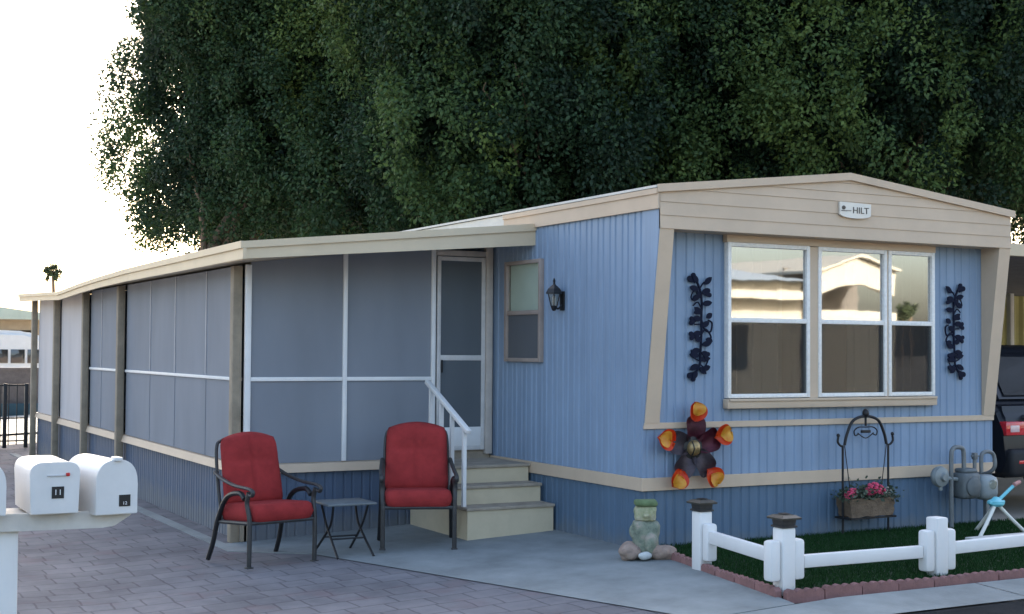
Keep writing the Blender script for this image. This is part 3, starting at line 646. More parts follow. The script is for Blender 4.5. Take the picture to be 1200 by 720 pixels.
def scroll(xc, zc, mir, label):
    t = thing('scroll_wall_hanging', label, 'wall decoration', (xc, -.02, zc), 'dark scrollwork wall hangings')
    H = .86; X = lambda u: xc + mir * u
    def cv(pts, r=.0075):
        mb.tube([(X(u), -.026, zc + v) for u, v in [(p.x, p.y) for p in spline([(a, b, 0) for a, b in pts], 8)]], r, 6)
    mb = MB(); cv([(-.05, .40), (.0, .31), (.022, .2), (.018, .08), (.02, -.05), (.01, -.2), (.0, -.32), (-.06, -.40)], .010)
    cv([(.02, .06), (.05, -.02), (.11, -.04), (.125, .03), (.085, .055)]); cv([(.015, -.07), (.06, -.02), (.115, -.08), (.095, -.13)]); cv([(.0, .31), (-.06, .29), (-.085, .235), (-.05, .21)], .006)
    cv([(.018, .15), (-.02, .20), (-.065, .17)], .006); cv([(-.0, -.28), (-.06, -.25), (-.085, -.19)], .006); cv([(.0, -.3), (.05, -.33), (.09, -.27)], .006); cv([(0, .31), (.04, .36), (.09, .38)], .006)
    cv([(.02, .02), (-.05, .02)], .006); cv([(.02, -.09), (-.05, -.09)], .006)
    mb.build('stem', 'scroll', t)
    mb = MB()
    for u, v, s, a in ((-.075, .395, .042, .6), (-.075, -.405, .042, 2.5), (.085, .275, .034, -1.2), (-.075, .045, .034, 1.4), (-.075, -.075, .034, 1.8), (.07, -.24, .034, -1.9)): heart(mb, X(u), zc + v, s * 1.12, a * mir)
    for u, v, l, a in ((.02, .27, .09, .5), (.0, .26, .09, 3.7), (.02, .06, .09, 3.0), (.02, .0, .085, .5), (.015, -.05, .085, 3.3), (.06, -.10, .07, -.3), (.012, -.21, .09, -.3), (-.03, -.36, .08, 4.2), (-.02, .36, .08, 2.3), (.04, .345, .10, .7), (-.01, .30, .10, 2.9), (.02, .185, .10, .15), (.02, .14, .09, 3.5), (.02, .10, .10, 2.5), (.06, .07, .07, .6), (.015, -.15, .10, .2), (.01, -.19, .09, 3.3), (.0, -.24, .10, 3.0), (.0, -.27, .11, .1), (.0, -.33, .09, -.7), (-.01, -.31, .10, 3.6), (.02, .23, .08, 2.2), (.015, -.12, .075, 2.6), (.03, -.35, .08, .3)):
        leafp(mb, X(u), zc + v, l, .024, a if mir > 0 else math.pi - a)
    mb.build('leaves', 'scroll', t, False)
scroll(0.535, 1.80, 1, 'dark navy metal leaf scroll on the blue wall left of the front windows')
scroll(3.42, 1.80, -1, 'dark navy metal leaf scroll on the blue wall right of the front windows')

# ------------------------------------------------------------------ metal flower
fl = thing('metal_flower', 'large metal flower with dark plum petals and orange yellow tips on the blue wall', 'wall decoration', (.44, -.06, .81))
cx, cz = .44, .815
def petal(mb, ang, r0, r1, wd, y, cup, rnd_=False):
    n = 10
    rows = []
    for i in range(n + 1):
        t = i / n; r = r0 + (r1 - r0) * t; ww = wd * max(.03, (1 - (2 * (.12 + .88 * t) - 1) ** 4)) ** .6 * (.72 + .28 * t)
        if rnd_: ww = wd * max(.02, 1 - abs(2 * t - 1) ** 2.4) ** .55
        row = []
        for j in range(9):
            q = -1 + j / 4; u = q * ww * (1 - .1 * t * 0); d = y - cup * (q * q) - .03 * math.sin(3.1 * t)
            row.append(mb.b.verts.new((cx + r * math.cos(ang) - u * math.sin(ang), d, cz + r * math.sin(ang) + u * math.cos(ang))))
        rows.append(row)
    for a, b in zip(rows, rows[1:]):
        for j in range(8): mb.b.faces.new((a[j], a[j + 1], b[j + 1], b[j]))
    bmesh.ops.solidify(mb.b, geom=mb.b.faces[:], thickness=.004)
for k in range(5):
    a = R(90 + 72 * k + (3 if k in (1, 4) else 0))
    mb = MB(); petal(mb, a, .05, .27, .108, -.055, .035); pt = mb.build('petal', 'plumred' if k in (0, 4) else 'plum', fl)
    mb = MB(); petal(mb, a, .215, .375, .086, -.088, .035, True); tp = mb.build('petal_tip', 'orange', pt)
    mb = MB(); petal(mb, a, .262, .372, .066, -.108, .025, True); mb.build('petal_heart', 'yellow', tp)
mb = MB(); ry = Matrix.Rotation(R(90), 3, 'X'); mb.lathe([(.105, .03), (.10, .05), (.075, .06), (.02, .062)], (cx, -.02, cz), 24, ry); mb.build('disc', 'sticker', fl)
mb = MB(); mb.lathe([(.066, .04), (.062, .075), (.045, .10), (.02, .112), (.004, .114)], (cx, -.025, cz), 24, ry); mb.build('centre', 'gold', fl)
mb = MB()
for k in (-.03, 0, .03): mb.tube(spline([(cx + k, -.10, cz - .055), (cx + k * 1.1, -.135, cz), (cx + k, -.10, cz + .055)]), .006, 6)
mb.build('stamen', 'sticker', fl)
MB().tube([(cx, -.05, cz), (cx, -.001, cz)], .012).build('stem', 'iron', fl)

# ------------------------------------------------------------------ garden statue
fg = thing('garden_statue', 'weathered green and pink garden statue seated at the corner of the home', 'statue', (-.17, -.30, 0))
bx, by = -.175, -.30; RV = Matrix.Rotation(R(-28), 3, 'Z')
def PP(u, v, z): p = RV @ Vector((u * .74, v, 0)); return (bx + p.x, by + p.y, z)
def rough(mb, amp, fq, sd):
    from mathutils import noise
    mb.b.normal_update()
    for v in mb.b.verts: v.co += v.normal * amp * noise.noise(v.co * fq + Vector((sd, 0, 0)))
def rbox(x0, x1, y0, y1, z0, z1, bev): return MB().box(x0, x1, y0, y1, z0, z1, bev, Matrix.Translation((bx, by, 0)) @ RV.to_4x4())
def stone(name, cols):
    m = mat(name, cols[0], .95, .2, 11, .6, 45); n = m.node_tree.nodes; rp = [k for k in n if k.type == 'VALTORGB'][0].color_ramp
    rp.elements[0].color = (*cols[0], 1); rp.elements[1].color = (*cols[2], 1); e = rp.elements.new(.5); e.color = (*cols[1], 1); return m
st_g = stone('weathered_green_pink_glaze', ((.08, .10, .085), (.21, .24, .18), (.36, .30, .25)))
st_p = stone('weathered_pale_glaze', ((.14, .20, .10), (.36, .36, .22), (.46, .42, .32)))
st_r = stone('weathered_pink_stone', ((.17, .15, .12), (.30, .22, .18), (.38, .29, .23)))
mb = rbox(-.10, .10, -.09, .08, .0, .29, .045); bmesh.ops.subdivide_edges(mb.b, edges=mb.b.edges[:], cuts=3, use_grid_fill=True); mb.blob(PP(.05, -.07, .12), .06, .06, .10, 3); mb.blob(PP(-.10, -.03, .20), .04, .05, .075, 3); mb.blob(PP(.09, -.02, .20), .035, .05, .07, 3); rough(mb, .022, 14, 1); mb.build('body', st_g, fg, True, 60)
mb = rbox(-.082, .082, -.075, .065, .285, .405, .03); bmesh.ops.subdivide_edges(mb.b, edges=mb.b.edges[:], cuts=3, use_grid_fill=True); mb.blob(PP(0, -.08, .335), .03, .022, .022, 2); rough(mb, .012, 18, 2); hd = mb.build('head', st_p, fg, True, 60)
mb = rbox(-.088, .088, -.08, .07, .40, .448, .018); mb.b.verts.ensure_lookup_table(); rough(mb, .008, 20, 5); mb.build('cap', mat('dull_green_cap', (.12, .17, .08), .95, .3, 12, .4, 40), hd, True, 60)
mb = MB(); mb.blob(PP(-.17, -.06, .055), .10, .085, .075, 4); rough(mb, .03, 11, 3); mb.build('rock', st_r, fg, True, 180)
mb = MB(); mb.blob(PP(.18, -.05, .05), .115, .085, .062, 4); rough(mb, .03, 11, 7); mb.build('rock', st_r, fg, True, 180)
mb = MB(); mb.blob(PP(-.02, -.125, .035), .065, .03, .028, 3); rough(mb, .012, 20, 9); mb.build('toe', mat('worn_pale_toe', (.5, .52, .5), .9, .2, 20), fg, True, 180)

# ------------------------------------------------------------------ lawn edging blocks
def edging(p, q):
    p = Vector((*p, 0)); q = Vector((*q, 0)); d = (q - p); n = max(1, round(d.length / .30)); d /= n
    for k in range(n):
        a = p + d * k; u = d.normalized(); v = Vector((-u.y, u.x, 0)); Lb = d.length - .003; prof = [(0, -.03)]
        prof = [(0.003, -.03), (Lb, -.03)] + [(Lb * (1 - i / 24), .038 + rnd.uniform(-.002, .002) + .022 * abs(math.sin(4 * math.pi * i / 24)) ** .7) for i in range(25)]
        prof[-1] = (0.003, prof[-1][1]); wv = rnd.uniform(-.006, .006); zc = gz(a.x) + rnd.uniform(-.004, .004)
        mb = MB(); mb.prism(prof, lambda s, z, t: a + u * s + v * (t + wv) + Vector((0, 0, z + zc)), -.023, .023)
        tag(mb.build('edging_block', 'brick', None, False), 'scalloped pinkish edging block in the row around the small lawn', 'edging', 'scalloped edging blocks around the lawn')
edging((0.02, -.04), (-.055, -.64)); edging((-.055, -.64), (-.31, -2.05)); edging((-.28, -2.085), (.91, -2.20)); edging((.91, -2.20), (4.6, -2.26))

# ------------------------------------------------------------------ low white fence
fn = thing('low_fence', 'low white vinyl fence of stepped posts and single rails around the lawn', 'fence', (1.2, -1.9, 0))
def fpost(x, y, top, along):
    mb = MB(); mb.box(x - .055, x + .055, y - .055, y + .055, -.01, top, .012); mb.build('post', 'fencewhite', fn)
    for s in (-1, 1):
        if along == 'y+' and s > 0: continue
        mb = MB()
        if along == 'x': mb.box(min(x + s * .057, x + s * .145), max(x + s * .057, x + s * .145), y - .045, y + .045, .085 + (.0 if x < .5 else -.02), .355, .022)
        else: mb.box(x - .045, x + .045, y + (-.135 if s < 0 else .057), y + (-.057 if s < 0 else .145), .07, .345, .022)
        if top > .3: mb.build('picket', 'fencewhite', fn)
fpost(-.10, -.93, .425, 'y+'); fpost(-.20, -1.98, .435, 'x'); fpost(1.125, -2.04, .44, 'x'); fpost(2.62, -2.09, .46, 'x'); fpost(4.1, -2.12, .47, 'x')
MB().beam((-.10, -.99, .25), (-.195, -1.90, .225), .05, .095, .012).build('rail', 'fencewhite', fn)
MB().beam((-.05, -1.985, .20), (.98, -2.035, .205), .05, .088, .012).build('rail', 'fencewhite', fn)
MB().beam((1.27, -2.045, .215), (2.475, -2.085, .245), .05, .088, .012).build('rail', 'fencewhite', fn)
MB().beam((2.765, -2.095, .245), (3.955, -2.12, .25), .05, .088, .012).build('rail', 'fencewhite', fn)
def solar(x, y, z, label):
    t = thing('solar_cap_light', label, 'light', (x, y, z), 'solar post cap lights'); q = R(45); s2 = 2 ** .5
    MB().lathe([(.062 * s2, z), (.062 * s2, z + .012), (.052 * s2, z + .016), (.056 * s2, z + .05)], (x, y, 0), 4, None, q).build('lamp_body', 'bronze', t, False)
    MB().lathe([(.058 * s2, z + .051), (.080 * s2, z + .054), (.082 * s2, z + .066), (.055 * s2, z + .082), (.02, z + .088)], (x, y, 0), 4, None, q).build('lid', mat('dark_bronze_lid', (0.055, 0.05, 0.04), .4, .3, 30), t, False)
    mb = MB(); mb.box(x - .03, x + .03, y - .03, y + .03, z + .0885, z + .092, .002); mb.build('solar_panel', 'sticker', t)
solar(-.10, -.93, .426, 'bronze solar cap light on the fence post nearest the wall'); solar(-.20, -1.98, .436, 'bronze solar cap light on the corner post of the low white fence')

# ------------------------------------------------------------------ plant stand with flower box
ps = thing('plant_stand', 'black wrought iron arched plant stand in front of the blue wall', 'plant stand', (2.22, -.15, .03))
xl, xr2, yy = 1.955, 2.475, -.15
for x, s in ((xl, -1), (xr2, 1)):
    mb = MB(); mb.tube([(x, yy, .02), (x, yy, .80)], .010); mb.tube(spline([(x, yy, .79), (x + s * .03, yy, .80), (x + s * .055, yy, .83), (x + s * .05, yy, .87)]), .010); mb.blob((x + s * .05, yy, .885), .016, .016, .018, 2); mb.build('leg', 'iron', ps)
mb = MB(); xm = (xl + xr2) / 2
mb.tube(spline([(xl + .02, yy, .80), (xl + .05, yy, .90), (xl + .12, yy, 1.01), (xm, yy, 1.045), (xr2 - .12, yy, 1.01), (xr2 - .05, yy, .90), (xr2 - .02, yy, .80)]), .013); mb.blob((xm, yy, 1.07), .03, .03, .04, 2); mb.tube([(xm, yy, 1.04), (xm, yy, .96)], .010); mb.build('arch', 'iron', ps)
mb = MB(); mb.box(xm - .05, xm + .05, yy - .012, yy + .012, .90, .925, .004)
for s in (-1, 1): mb.tube(spline([(xm, yy, .95), (xm + s * .08, yy, .95), (xm + s * .13, yy, .92), (xm + s * .12, yy, .88), (xm + s * .085, yy, .89)]), .006, 6)
mb.tube(spline([(xm - .09, yy, .9), (xm, yy, .855), (xm + .09, yy, .9)]), .005, 6); mb.build('scroll', 'iron', ps)
mb = MB()
for s in (-1, 1): mb.tube([(xm + s * .24, yy, .80), (xm + s * .17, yy, .36)], .004, 6)
mb.box(xl, xr2, yy - .09, yy - .08, .17, .185); mb.box(xl, xr2, yy + .08, yy + .09, .17, .185); mb.box(xl - .01, xl + .01, yy - .09, yy + .09, .17, .185); mb.box(xr2 - .01, xr2 + .01, yy - .09, yy + .09, .17, .185); mb.build('shelf', 'iron', ps)
pb = thing('flower_box', 'brown coir flower box of pink flowers hanging in the black plant stand', 'planter', (xm, yy, .19))
mb = MB(); mb.prism([(-.26, .345), (.26, .345), (.235, .19), (-.235, .19)], lambda x, z, d: Vector((xm + x, yy + d, z)), -.085, .085); bmesh.ops.subdivide_edges(mb.b, edges=mb.b.edges[:], cuts=5, use_grid_fill=True)
for v in mb.b.verts: v.co += Vector((rnd.uniform(-1, 1), rnd.uniform(-1, 1), rnd.uniform(-1, 1))) * .007
mb.build('box', 'basket', pb)
n = 900; V = np.zeros((n, 4, 3)); px = g.uniform(-.29, .30, n); c0 = np.stack([xm + px, yy + g.normal(-.02, .06, n), .345 + np.abs(g.normal(0, .05, n)) - np.where(np.abs(px) > .2, .02, 0)], 1)
a = g.uniform(0, 6.28, n); b_ = g.uniform(-.6, .9, n); dv = np.stack([np.cos(a) * np.cos(b_), np.sin(a) * np.cos(b_), np.sin(b_)], 1); sv = np.cross(dv, g.normal(0, 1, (n, 3))); sv /= np.linalg.norm(sv, axis=1)[:, None]
Ls = g.uniform(.02, .05, n)[:, None]; V[:, 0] = c0; V[:, 1] = c0 + dv * Ls * .5 + sv * Ls * .3; V[:, 2] = c0 + dv * Ls; V[:, 3] = c0 + dv * Ls * .5 - sv * Ls * .3
quads_mesh('foliage', V, g.uniform(.3, 1, n), leaf_mat('grey_green_leaves', (.03, .05, .035), (.07, .10, .07), (.13, .16, .11)), pb)
for (fx, fz, fr, m) in ((.05, .42, .065, 'pink'), (.0, .40, .05, 'pink'), (.115, .405, .05, 'pink'), (-.19, .395, .045, 'pink'), (-.235, .375, .04, 'pink'), (.19, .39, .045, 'bone')):
    mb = MB()
    for k in range(26):
        q = Vector((rnd.gauss(0, 1), rnd.gauss(0, 1), rnd.gauss(0, 1))).normalized() * fr * .8
        mb.blob((xm + fx + q.x, yy - .05 + q.y, fz + q.z), fr * .33, fr * .33, fr * .2, 1, .1, k)
    mb.build('flower', m if m == 'pink' else mat('pale_petals', (.55, .5, .42), .8), pb)

# ------------------------------------------------------------------ gas meter
gm = thing('gas_meter', 'grey gas meter with looped pipes and round regulator by the right wall corner', 'gas meter', (3.4, -.25, 0))
yy = -.25
mb = MB(); mb.box(3.205, 3.415, yy - .085, yy + .085, .295, .53, .035); mb.box(3.23, 3.39, yy - .07, yy + .07, .52, .565, .02); mb.lathe([(.085, 0), (.085, .02), (.07, .03)], (3.31, yy - .08, .405), 24, Matrix.Rotation(R(90), 3, 'X')); mb.build('meter_body', mat('dark_meter_casing', (.11, .125, .13), .55, .2, 10), gm, True, 50)
mb = MB(); mb.box(3.43, 3.64, yy - .10, yy + .08, .275, .50, .06); mb.build('housing', mat('pale_meter_housing', (.24, .275, .285), .45, .15), gm, True, 60)
MB().lathe([(.04, 0), (.045, .012), (.035, .02)], (3.535, yy - .098, .42), 18, Matrix.Rotation(R(90), 3, 'X')).build('dial', 'lampglass', gm)
mb = MB(); mb.tube(spline([(3.13, yy, -.02), (3.13, yy, .3), (3.13, yy, .66), (3.15, yy, .74), (3.21, yy, .755), (3.27, yy, .74), (3.285, yy, .68), (3.285, yy, .54)]), .020, 10); mb.build('inlet_pipe', 'pipe', gm)
mb = MB(); mb.tube(spline([(3.505, yy, .52), (3.505, yy, .66), (3.54, yy, .70), (3.62, yy, .70), (3.665, yy, .66), (3.67, yy, .56), (3.66, yy + .08, .50), (3.66, yy + .24, .48)]), .018, 10); mb.build('outlet_pipe', 'pipe', gm)
mb = MB(); mb.tube([(3.42, yy, .50), (3.42, yy, .68)], .017, 10); mb.box(3.40, 3.44, yy - .02, yy + .02, .64, .70, .004); mb.tube([(3.38, yy, .67), (3.47, yy, .67)], .009); mb.build('valve', 'pipe', gm)
ryy = Matrix.Rotation(R(90), 3, 'X')
mb = MB(); mb.lathe([(.05, -.04), (.085, -.03), (.095, 0), (.085, .03), (.04, .045), (.03, .07)], (2.99, yy, .50), 22, ryy); mb.tube([(2.99, yy, .46), (3.0, yy, .38)], .018); mb.tube([(3.03, yy, .49), (3.2, yy, .47)], .018); mb.build('regulator', 'meter', gm)
MB().box(3.545, 3.585, yy - .02, yy + .02, -.02, .30, .004).build('support_post', 'pipe', gm)

# ------------------------------------------------------------------ tripod sprinkler + plank
tp = thing('tripod_sprinkler', 'small tripod lawn sprinkler with turquoise hub and pale thin legs', 'sprinkler', (3.25, -.75, .03))
hx, hy, hz = 3.17, -.72, .31
mb = MB(); mb.lathe([(.05, -.03), (.07, -.01), (.07, .015), (.04, .03), (.02, .05)], (hx, hy, hz), 14); mb.box(hx - .09, hx + .09, hy - .02, hy + .02, hz - .008, hz + .02, .006); mb.build('hub', 'turq', tp)
for ex, ey in ((2.85, -.83), (3.45, -.80), (3.22, -.45)): MB().tube(spline([(hx, hy, hz), ((hx + ex) / 2, (hy + ey) / 2, hz * .55), (ex, ey, .04)]), [.016] * 13, 8).build('leg', 'bone', tp)
MB().tube([(hx + .03, hy, hz + .02), (hx + .26, hy + .02, .46)], .015).build('arm', 'turq', tp)
mb = MB(); mb.tube([(hx + .22, hy, .455), (hx + .31, hy + .02, .475)], .018); mb.build('nozzle', mat('dusty_pink_plastic', (.4, .2, .18), .6), tp)
mb = MB(); mb.box(2.52, 4.0, -1.12, -.98, .055, .085, .004, None); tag(mb.build('plank', 'plank'), 'long weathered white plank lying on the lawn under the sprinkler', 'plank')

# ------------------------------------------------------------------ mailboxes on their stand
ms = thing('mailbox_stand', 'white wooden mailbox stand with one post and a long rail by the road', 'mailbox stand', (-5.6, -2.7, gz(-6)))
mb = MB(); mb.prism([(-6.6, .885), (-4.655, .853), (-4.66, .835), (-4.74, .785), (-4.79, .780), (-6.6, .80)], lambda x, z, d: Vector((x, d, z)), -2.77, -2.73)
bmesh.ops.bevel(mb.b, geom=mb.b.edges[:], offset=.005, segments=2, affect='EDGES')
mb.build('rail', 'plank', ms, False)
mb = MB(); mb.box(-5.245, -5.148, -2.728, -2.63, -.22, .843, .006); mb.build('post', 'fencewhite', ms)
mb = MB(); mb.prism([(-6.6, .872), (-4.72, .842), (-4.72, .815), (-6.6, .845)], lambda x, z, d: Vector((x, d, z)), -2.629, -2.42); mb.build('shelf', 'plank', ms, False)
def mailbox(xa, xb, z0, z1, yaw, kind, label, digits):
    xc = (xa + xb) / 2; wd = (xb - xa); t = thing('mailbox', label, 'mailbox', (xc, -2.62, z0), 'white mailboxes on the stand')
    hgt = z1 - z0; n = 14; rr = .46 if kind == 'round' else .24
    def prof(s, k=1.0):
        pts = [(-wd / 2 * s, 0), (wd / 2 * s, 0)]
        zs = hgt * (1 - rr)
        for i in range(n + 1):
            a = math.pi * i / n; e = .85 if kind == 'round' else .42
            pts.append((wd / 2 * s * (abs(math.cos(a)) ** e) * (1 if math.cos(a) > 0 else -1) * (1.0 if kind == 'round' else 1.06), zs + hgt * rr * (abs(math.sin(a)) ** (.8 if kind == 'round' else .9))))
        return pts
    mt = Matrix.Translation((xc, -2.62, z0)) @ Matrix.Rotation(yaw, 4, 'Z')
    mb = MB(); mb.prism(prof(1.0), lambda x, z, d: mt @ Vector((x, d, z)), -.215, .235); bmesh.ops.bevel(mb.b, geom=[e for e in mb.b.edges if abs((e.verts[0].co - e.verts[1].co).y) < .02], offset=.006, segments=2, affect='EDGES'); mb.build('body', 'mailbox', t, True, 40)
    mb = MB(); mb.prism([(x * 1.025, z * 1.012 + .001) for x, z in prof(1.0)], lambda x, z, d: mt @ Vector((x, d, z)), -.232, -.205); bmesh.ops.bevel(mb.b, geom=mb.b.edges[:], offset=.003, segments=2, affect='EDGES'); dr = mb.build('door', 'mailbox', t, True, 40)
    if kind == 'round':
        mb = MB(); mb.box(-.014, .018, -.25, -.18, hgt * .985, hgt * 1.06, .004, mt); mb.build('latch', 'mailbox', t)
        sx, sz = .035, .062
    else:
        mb = MB(); mb.box(-.035, .045, -.239, -.231, hgt * .735, hgt * .765, .003, mt); mb.build('handle', mat('pale_grey_handle', (.5, .5, .5), .5), dr)
        mb = MB(); mb.box(.045, .061, -.243, -.231, hgt * .735, hgt * .80, .003, mt); mb.build('flag_tip', 'redpaint', dr); sx, sz = .012, .095
    if digits:
        s_ = .026
        mb = MB(); mb.box(sx - s_, sx + s_, -.235, -.2315, sz - s_, sz + s_, .0, mt); st_ = mb.build('number_sticker', 'sticker', dr, False)
        p = mt @ Vector((sx, -.2365, sz + (-.0 if kind != 'round' else -.012)))
        text(digits, .034 if kind != 'round' else .02, .0006, st_, 'digits', 'stickerwhite', p, Matrix.Rotation(yaw, 3, 'Z') @ FRONT, 1.1)
    return t
mailbox(-5.115, -4.918, .862, 1.088, R(0), 'square', 'squarish white mailbox with red tipped handle, between the two rounded ones', '11')
mailbox(-4.868, -4.682, .846, 1.09, R(7), 'round', 'rounded white mailbox with top latch at the end of the rail', '12')
mailbox(-5.40, -5.222, .864, 1.094, R(0), 'round', 'white mailbox cut off by the left edge of the photo', None)

# ------------------------------------------------------------------ neighbour on the right: carport, panel, dark car
nb = thing('carport', 'neighbouring carport with pale fascia, grey deck and slim white post', 'carport', (9, 6, 0))
mb = MB(); mb.box(4.5, 17.0, .94, 1.0, 2.62, 2.75, .004); mb.box(4.5, 4.56, 1.001, 8.6, 2.62, 2.75, .004); mb.build('fascia', 'cream', nb, False)
mb = MB()
for k in range(38):
    y = 1.005 + k * .2; mb.prism([(y, 2.67), (y + .1, 2.67), (y + .13, 2.63), (y + .17, 2.63), (y + .2, 2.67), (y + .2, 2.71), (y, 2.71)], lambda q, z, d: Vector((d, q, z)), 4.57, 17.0)
mb.build('roof_deck', 'greyroof', nb, False)
for x, y in ((4.7, 8.4), (11.0, 1.15), (12.62, 7.5), (16.8, 1.15)): MB().box(x - .045, x + .045, y - .045, y + .045, -.02, 2.628, .004).build('post', 'whitetrim', nb)
mb = MB(); ribbed(mb, (0, 8.0, 0), (1, 0, 0), (0, -1, 0), 9.5, 16.8, 1.48, 2.62, .35, .04, .2); tag(mb.build('shade_panel', 'olive', None, False), 'olive yellow ribbed shade panel hanging across the back of the carport', 'shade panel')
nh = thing('neighbour_home', 'brownish neighbouring mobile home with pale roof behind the carport', 'mobile home', (13, 16, 0))
mb = MB(); mb.box(9.0, 18.5, 10.4, 21, -.05, 2.9); mb.build('wall', 'brownblock', nh, False)
mb = MB(); mb.prism([(10.1, 2.9), (21.3, 2.9), (15.7, 3.3)], lambda y, z, d: Vector((d, y, z)), 8.8, 18.8); mb.build('roof', 'cream', nh, False)

cx0 = 4.93; yr = .75; car = thing('parked_car', 'black SUV parked nose-in under the carport beside the blue home', 'car', (cx0 + .93, yr + 2.3, 0))
mb = MB(); prof = [(0, .32), (.0, .55), (.03, .80), (.06, 1.0), (.14, 1.10), (3.0, 1.10), (3.4, 1.05), (4.4, .92), (4.55, .75), (4.58, .35)]
mb.prism(prof, lambda y, z, d: Vector((d, yr + y, z)), cx0, cx0 + 1.86); bmesh.ops.bevel(mb.b, geom=[e for e in mb.b.edges], offset=.06, segments=3, affect='EDGES'); mb.build('body', 'carpaint', car, True, 50)
mb = MB(); cab = [(.16, 1.09), (.55, 1.62), (.75, 1.69), (2.4, 1.68), (3.2, 1.09)]
a = [mb.b.verts.new((cx0 + .07 + (z - 1.09) * .22, yr + y, z)) for y, z in cab]; b = [mb.b.verts.new((cx0 + 1.79 - (z - 1.09) * .22, yr + y, z)) for y, z in cab]
mb.b.faces.new(a); mb.b.faces.new(b[::-1])
for k in range(5): mb.b.faces.new((a[k], b[k], b[(k + 1) % 5], a[(k + 1) % 5]))
bmesh.ops.bevel(mb.b, geom=mb.b.edges[:], offset=.04, segments=3, affect='EDGES'); mb.build('cabin', 'carpaint', car, True, 50)
def carq(name, m, pts): mb = MB(); mb.face(pts); bmesh.ops.solidify(mb.b, geom=mb.b.faces[:], thickness=.012); return mb.build(name, m, car, False)
q = lambda x, z: (x, yr + .16 + (z - 1.09) * .736 - .018, z)
carq('rear_window', mat('dark_car_glass', (.03, .028, .025), .2, .1, 5, 0, 0, 0, .4), [q(cx0 + .2, 1.16), q(cx0 + 1.66, 1.16), q(cx0 + 1.57, 1.56), q(cx0 + .29, 1.56)])
for s, xa, xb in ((0, cx0 - .008, cx0 + .30), (1, cx0 + 1.56, cx0 + 1.868)):
    mb = MB(); mb.box(xa + (.012 if s == 0 else 0), xb - (0 if s == 0 else .012), yr - .012, yr + .22, .755, .90, .02); tl = mb.build('taillight', 'taillight', car)
    mb = MB(); xx = xa + .07 if s == 0 else xa + .05; mb.box(xx, xx + .13, yr - .018, yr, .79, .86, .006); mb.build('reverse_lens', 'clearlens', tl)
mb = MB(); mb.box(cx0 + .30, cx0 + 1.56, yr - .02, yr + .06, .93, .965, .008); mb.build('chrome_strip', 'chrome', car)
mb = MB(); mb.box(cx0 + .02, cx0 + 1.84, yr - .07, yr + .2, .33, .62, .05); bp_ = mb.build('bumper', mat('dark_bumper', (.010, .011, .014), .6, .1), car, True, 50)
for xa in (cx0 + .12, cx0 + 1.5): MB().box(xa, xa + .17, yr - .075, yr - .05, .47, .505, .006).build('reflector', 'taillight', bp_)
for x in (cx0 + .02, cx0 + 1.64):
    for y in (yr + .95, yr + 3.65):
        rx = Matrix.Rotation(R(90), 3, 'Y'); mb = MB(); mb.lathe([(.20, 0), (.30, 0), (.34, .03), (.34, .17), (.30, .20), (.2, .2)], (x, y, .34), 28, rx); wh = mb.build('wheel', 'tyre', car)
        MB().lathe([(.05, .21), (.2, .2), (.2, 0), (.05, -.01)], (x, y, .34), 20, rx).build('rim', 'rim', wh)

# ------------------------------------------------------------------ left background, past the porch
gt = thing('metal_gate', 'black metal bar gate beyond the far end of the porch', 'gate', (-3.6, 14.9, -.12))
mb = MB(); zg = -.10
for x in (-4.6, -2.74, -2.40): MB().box(x - .03, x + .03, 14.97, 15.03, zg, .98, .003).build('gate_post', 'black', gt)
mb = MB()
for z in (.02, .40, .95): mb.box(-4.6, -2.4, 14.985, 15.015, z - .012, z + .012)
for k in range(17):
    x = -4.5 + k * .13; mb.box(x - .008, x + .008, 14.99, 15.01, zg + .05, .97)
mb.build('bars', 'black', gt, False)
bw = thing('block_wall', 'low brown block wall across the lane behind the gate', 'wall', (-3, 26, 0))
mb = MB(); mb.box(-12, 1.2, 26, 26.2, -.1, 1.02); mb.box(-12, 1.2, 25.98, 26.22, 1.02, 1.08); mb.build('wall', 'brownblock', bw, False)
kb = MB().box(-12, 1.2, 25.6, 25.75, -.1, .22, .01); tag(kb.build('blue_kerb', 'bluewallpaint'), 'low blue painted kerb at the foot of the brown block wall', 'kerb')
van = thing('white_camper', 'white camper van with rounded roof and dark side windows beyond the wall', 'camper van', (-2, 30, 0))
mb = MB(); vp = [(-3.4, .45), (.9, .45), (.95, .9), (.75, 1.45), (.35, 1.85), (-.2, 2.02), (-2.6, 2.1), (-3.3, 1.98), (-3.45, 1.5)]
mb.prism(vp, lambda x, z, d: Vector((x, d, z)), 29.6, 31.5); bmesh.ops.bevel(mb.b, geom=mb.b.edges[:], offset=.12, segments=3, affect='EDGES'); mb.build('body', 'whitetrim', van, True, 50)
for a_, b_2 in ((-2.9, -2.1), (-2.0, -1.2), (-1.1, -.65), (-.58, -.22), (-.15, .35)): MB().box(a_, b_2, 29.58, 29.61, 1.15, 1.52, .006).build('window', 'carglass', van)
for x in (-2.6, .2):
    mb = MB(); mb.lathe([(.2, 0), (.32, .0), (.34, .03), (.34, .18), (.2, .2)], (x, 29.75, .32), 22, Matrix.Rotation(R(90), 3, 'X')); mb.build('wheel', 'tyre', van)
hs = thing('tan_house', 'tan house with pale green roof far behind the gate', 'house', (-2, 45, 0))
mb = MB(); mb.box(-8, 3, 44, 50, -.1, 2.6); mb.build('wall', 'tan', hs, False)
mb = MB(); mb.prism([(-8.6, 2.6), (3.6, 2.6), (3.2, 2.75), (-2.5, 3.5), (-8.2, 2.75)], lambda x, z, d: Vector((x, d, z)), 43.4, 50.6); mb.build('roof', 'greenroof', hs, False)
for a_ in (-6, -3.2, -.4, 1.4): MB().box(a_, a_ + 1.0, 43.97, 44.02, 1.2, 2.2).build('window', 'carglass', hs, False)

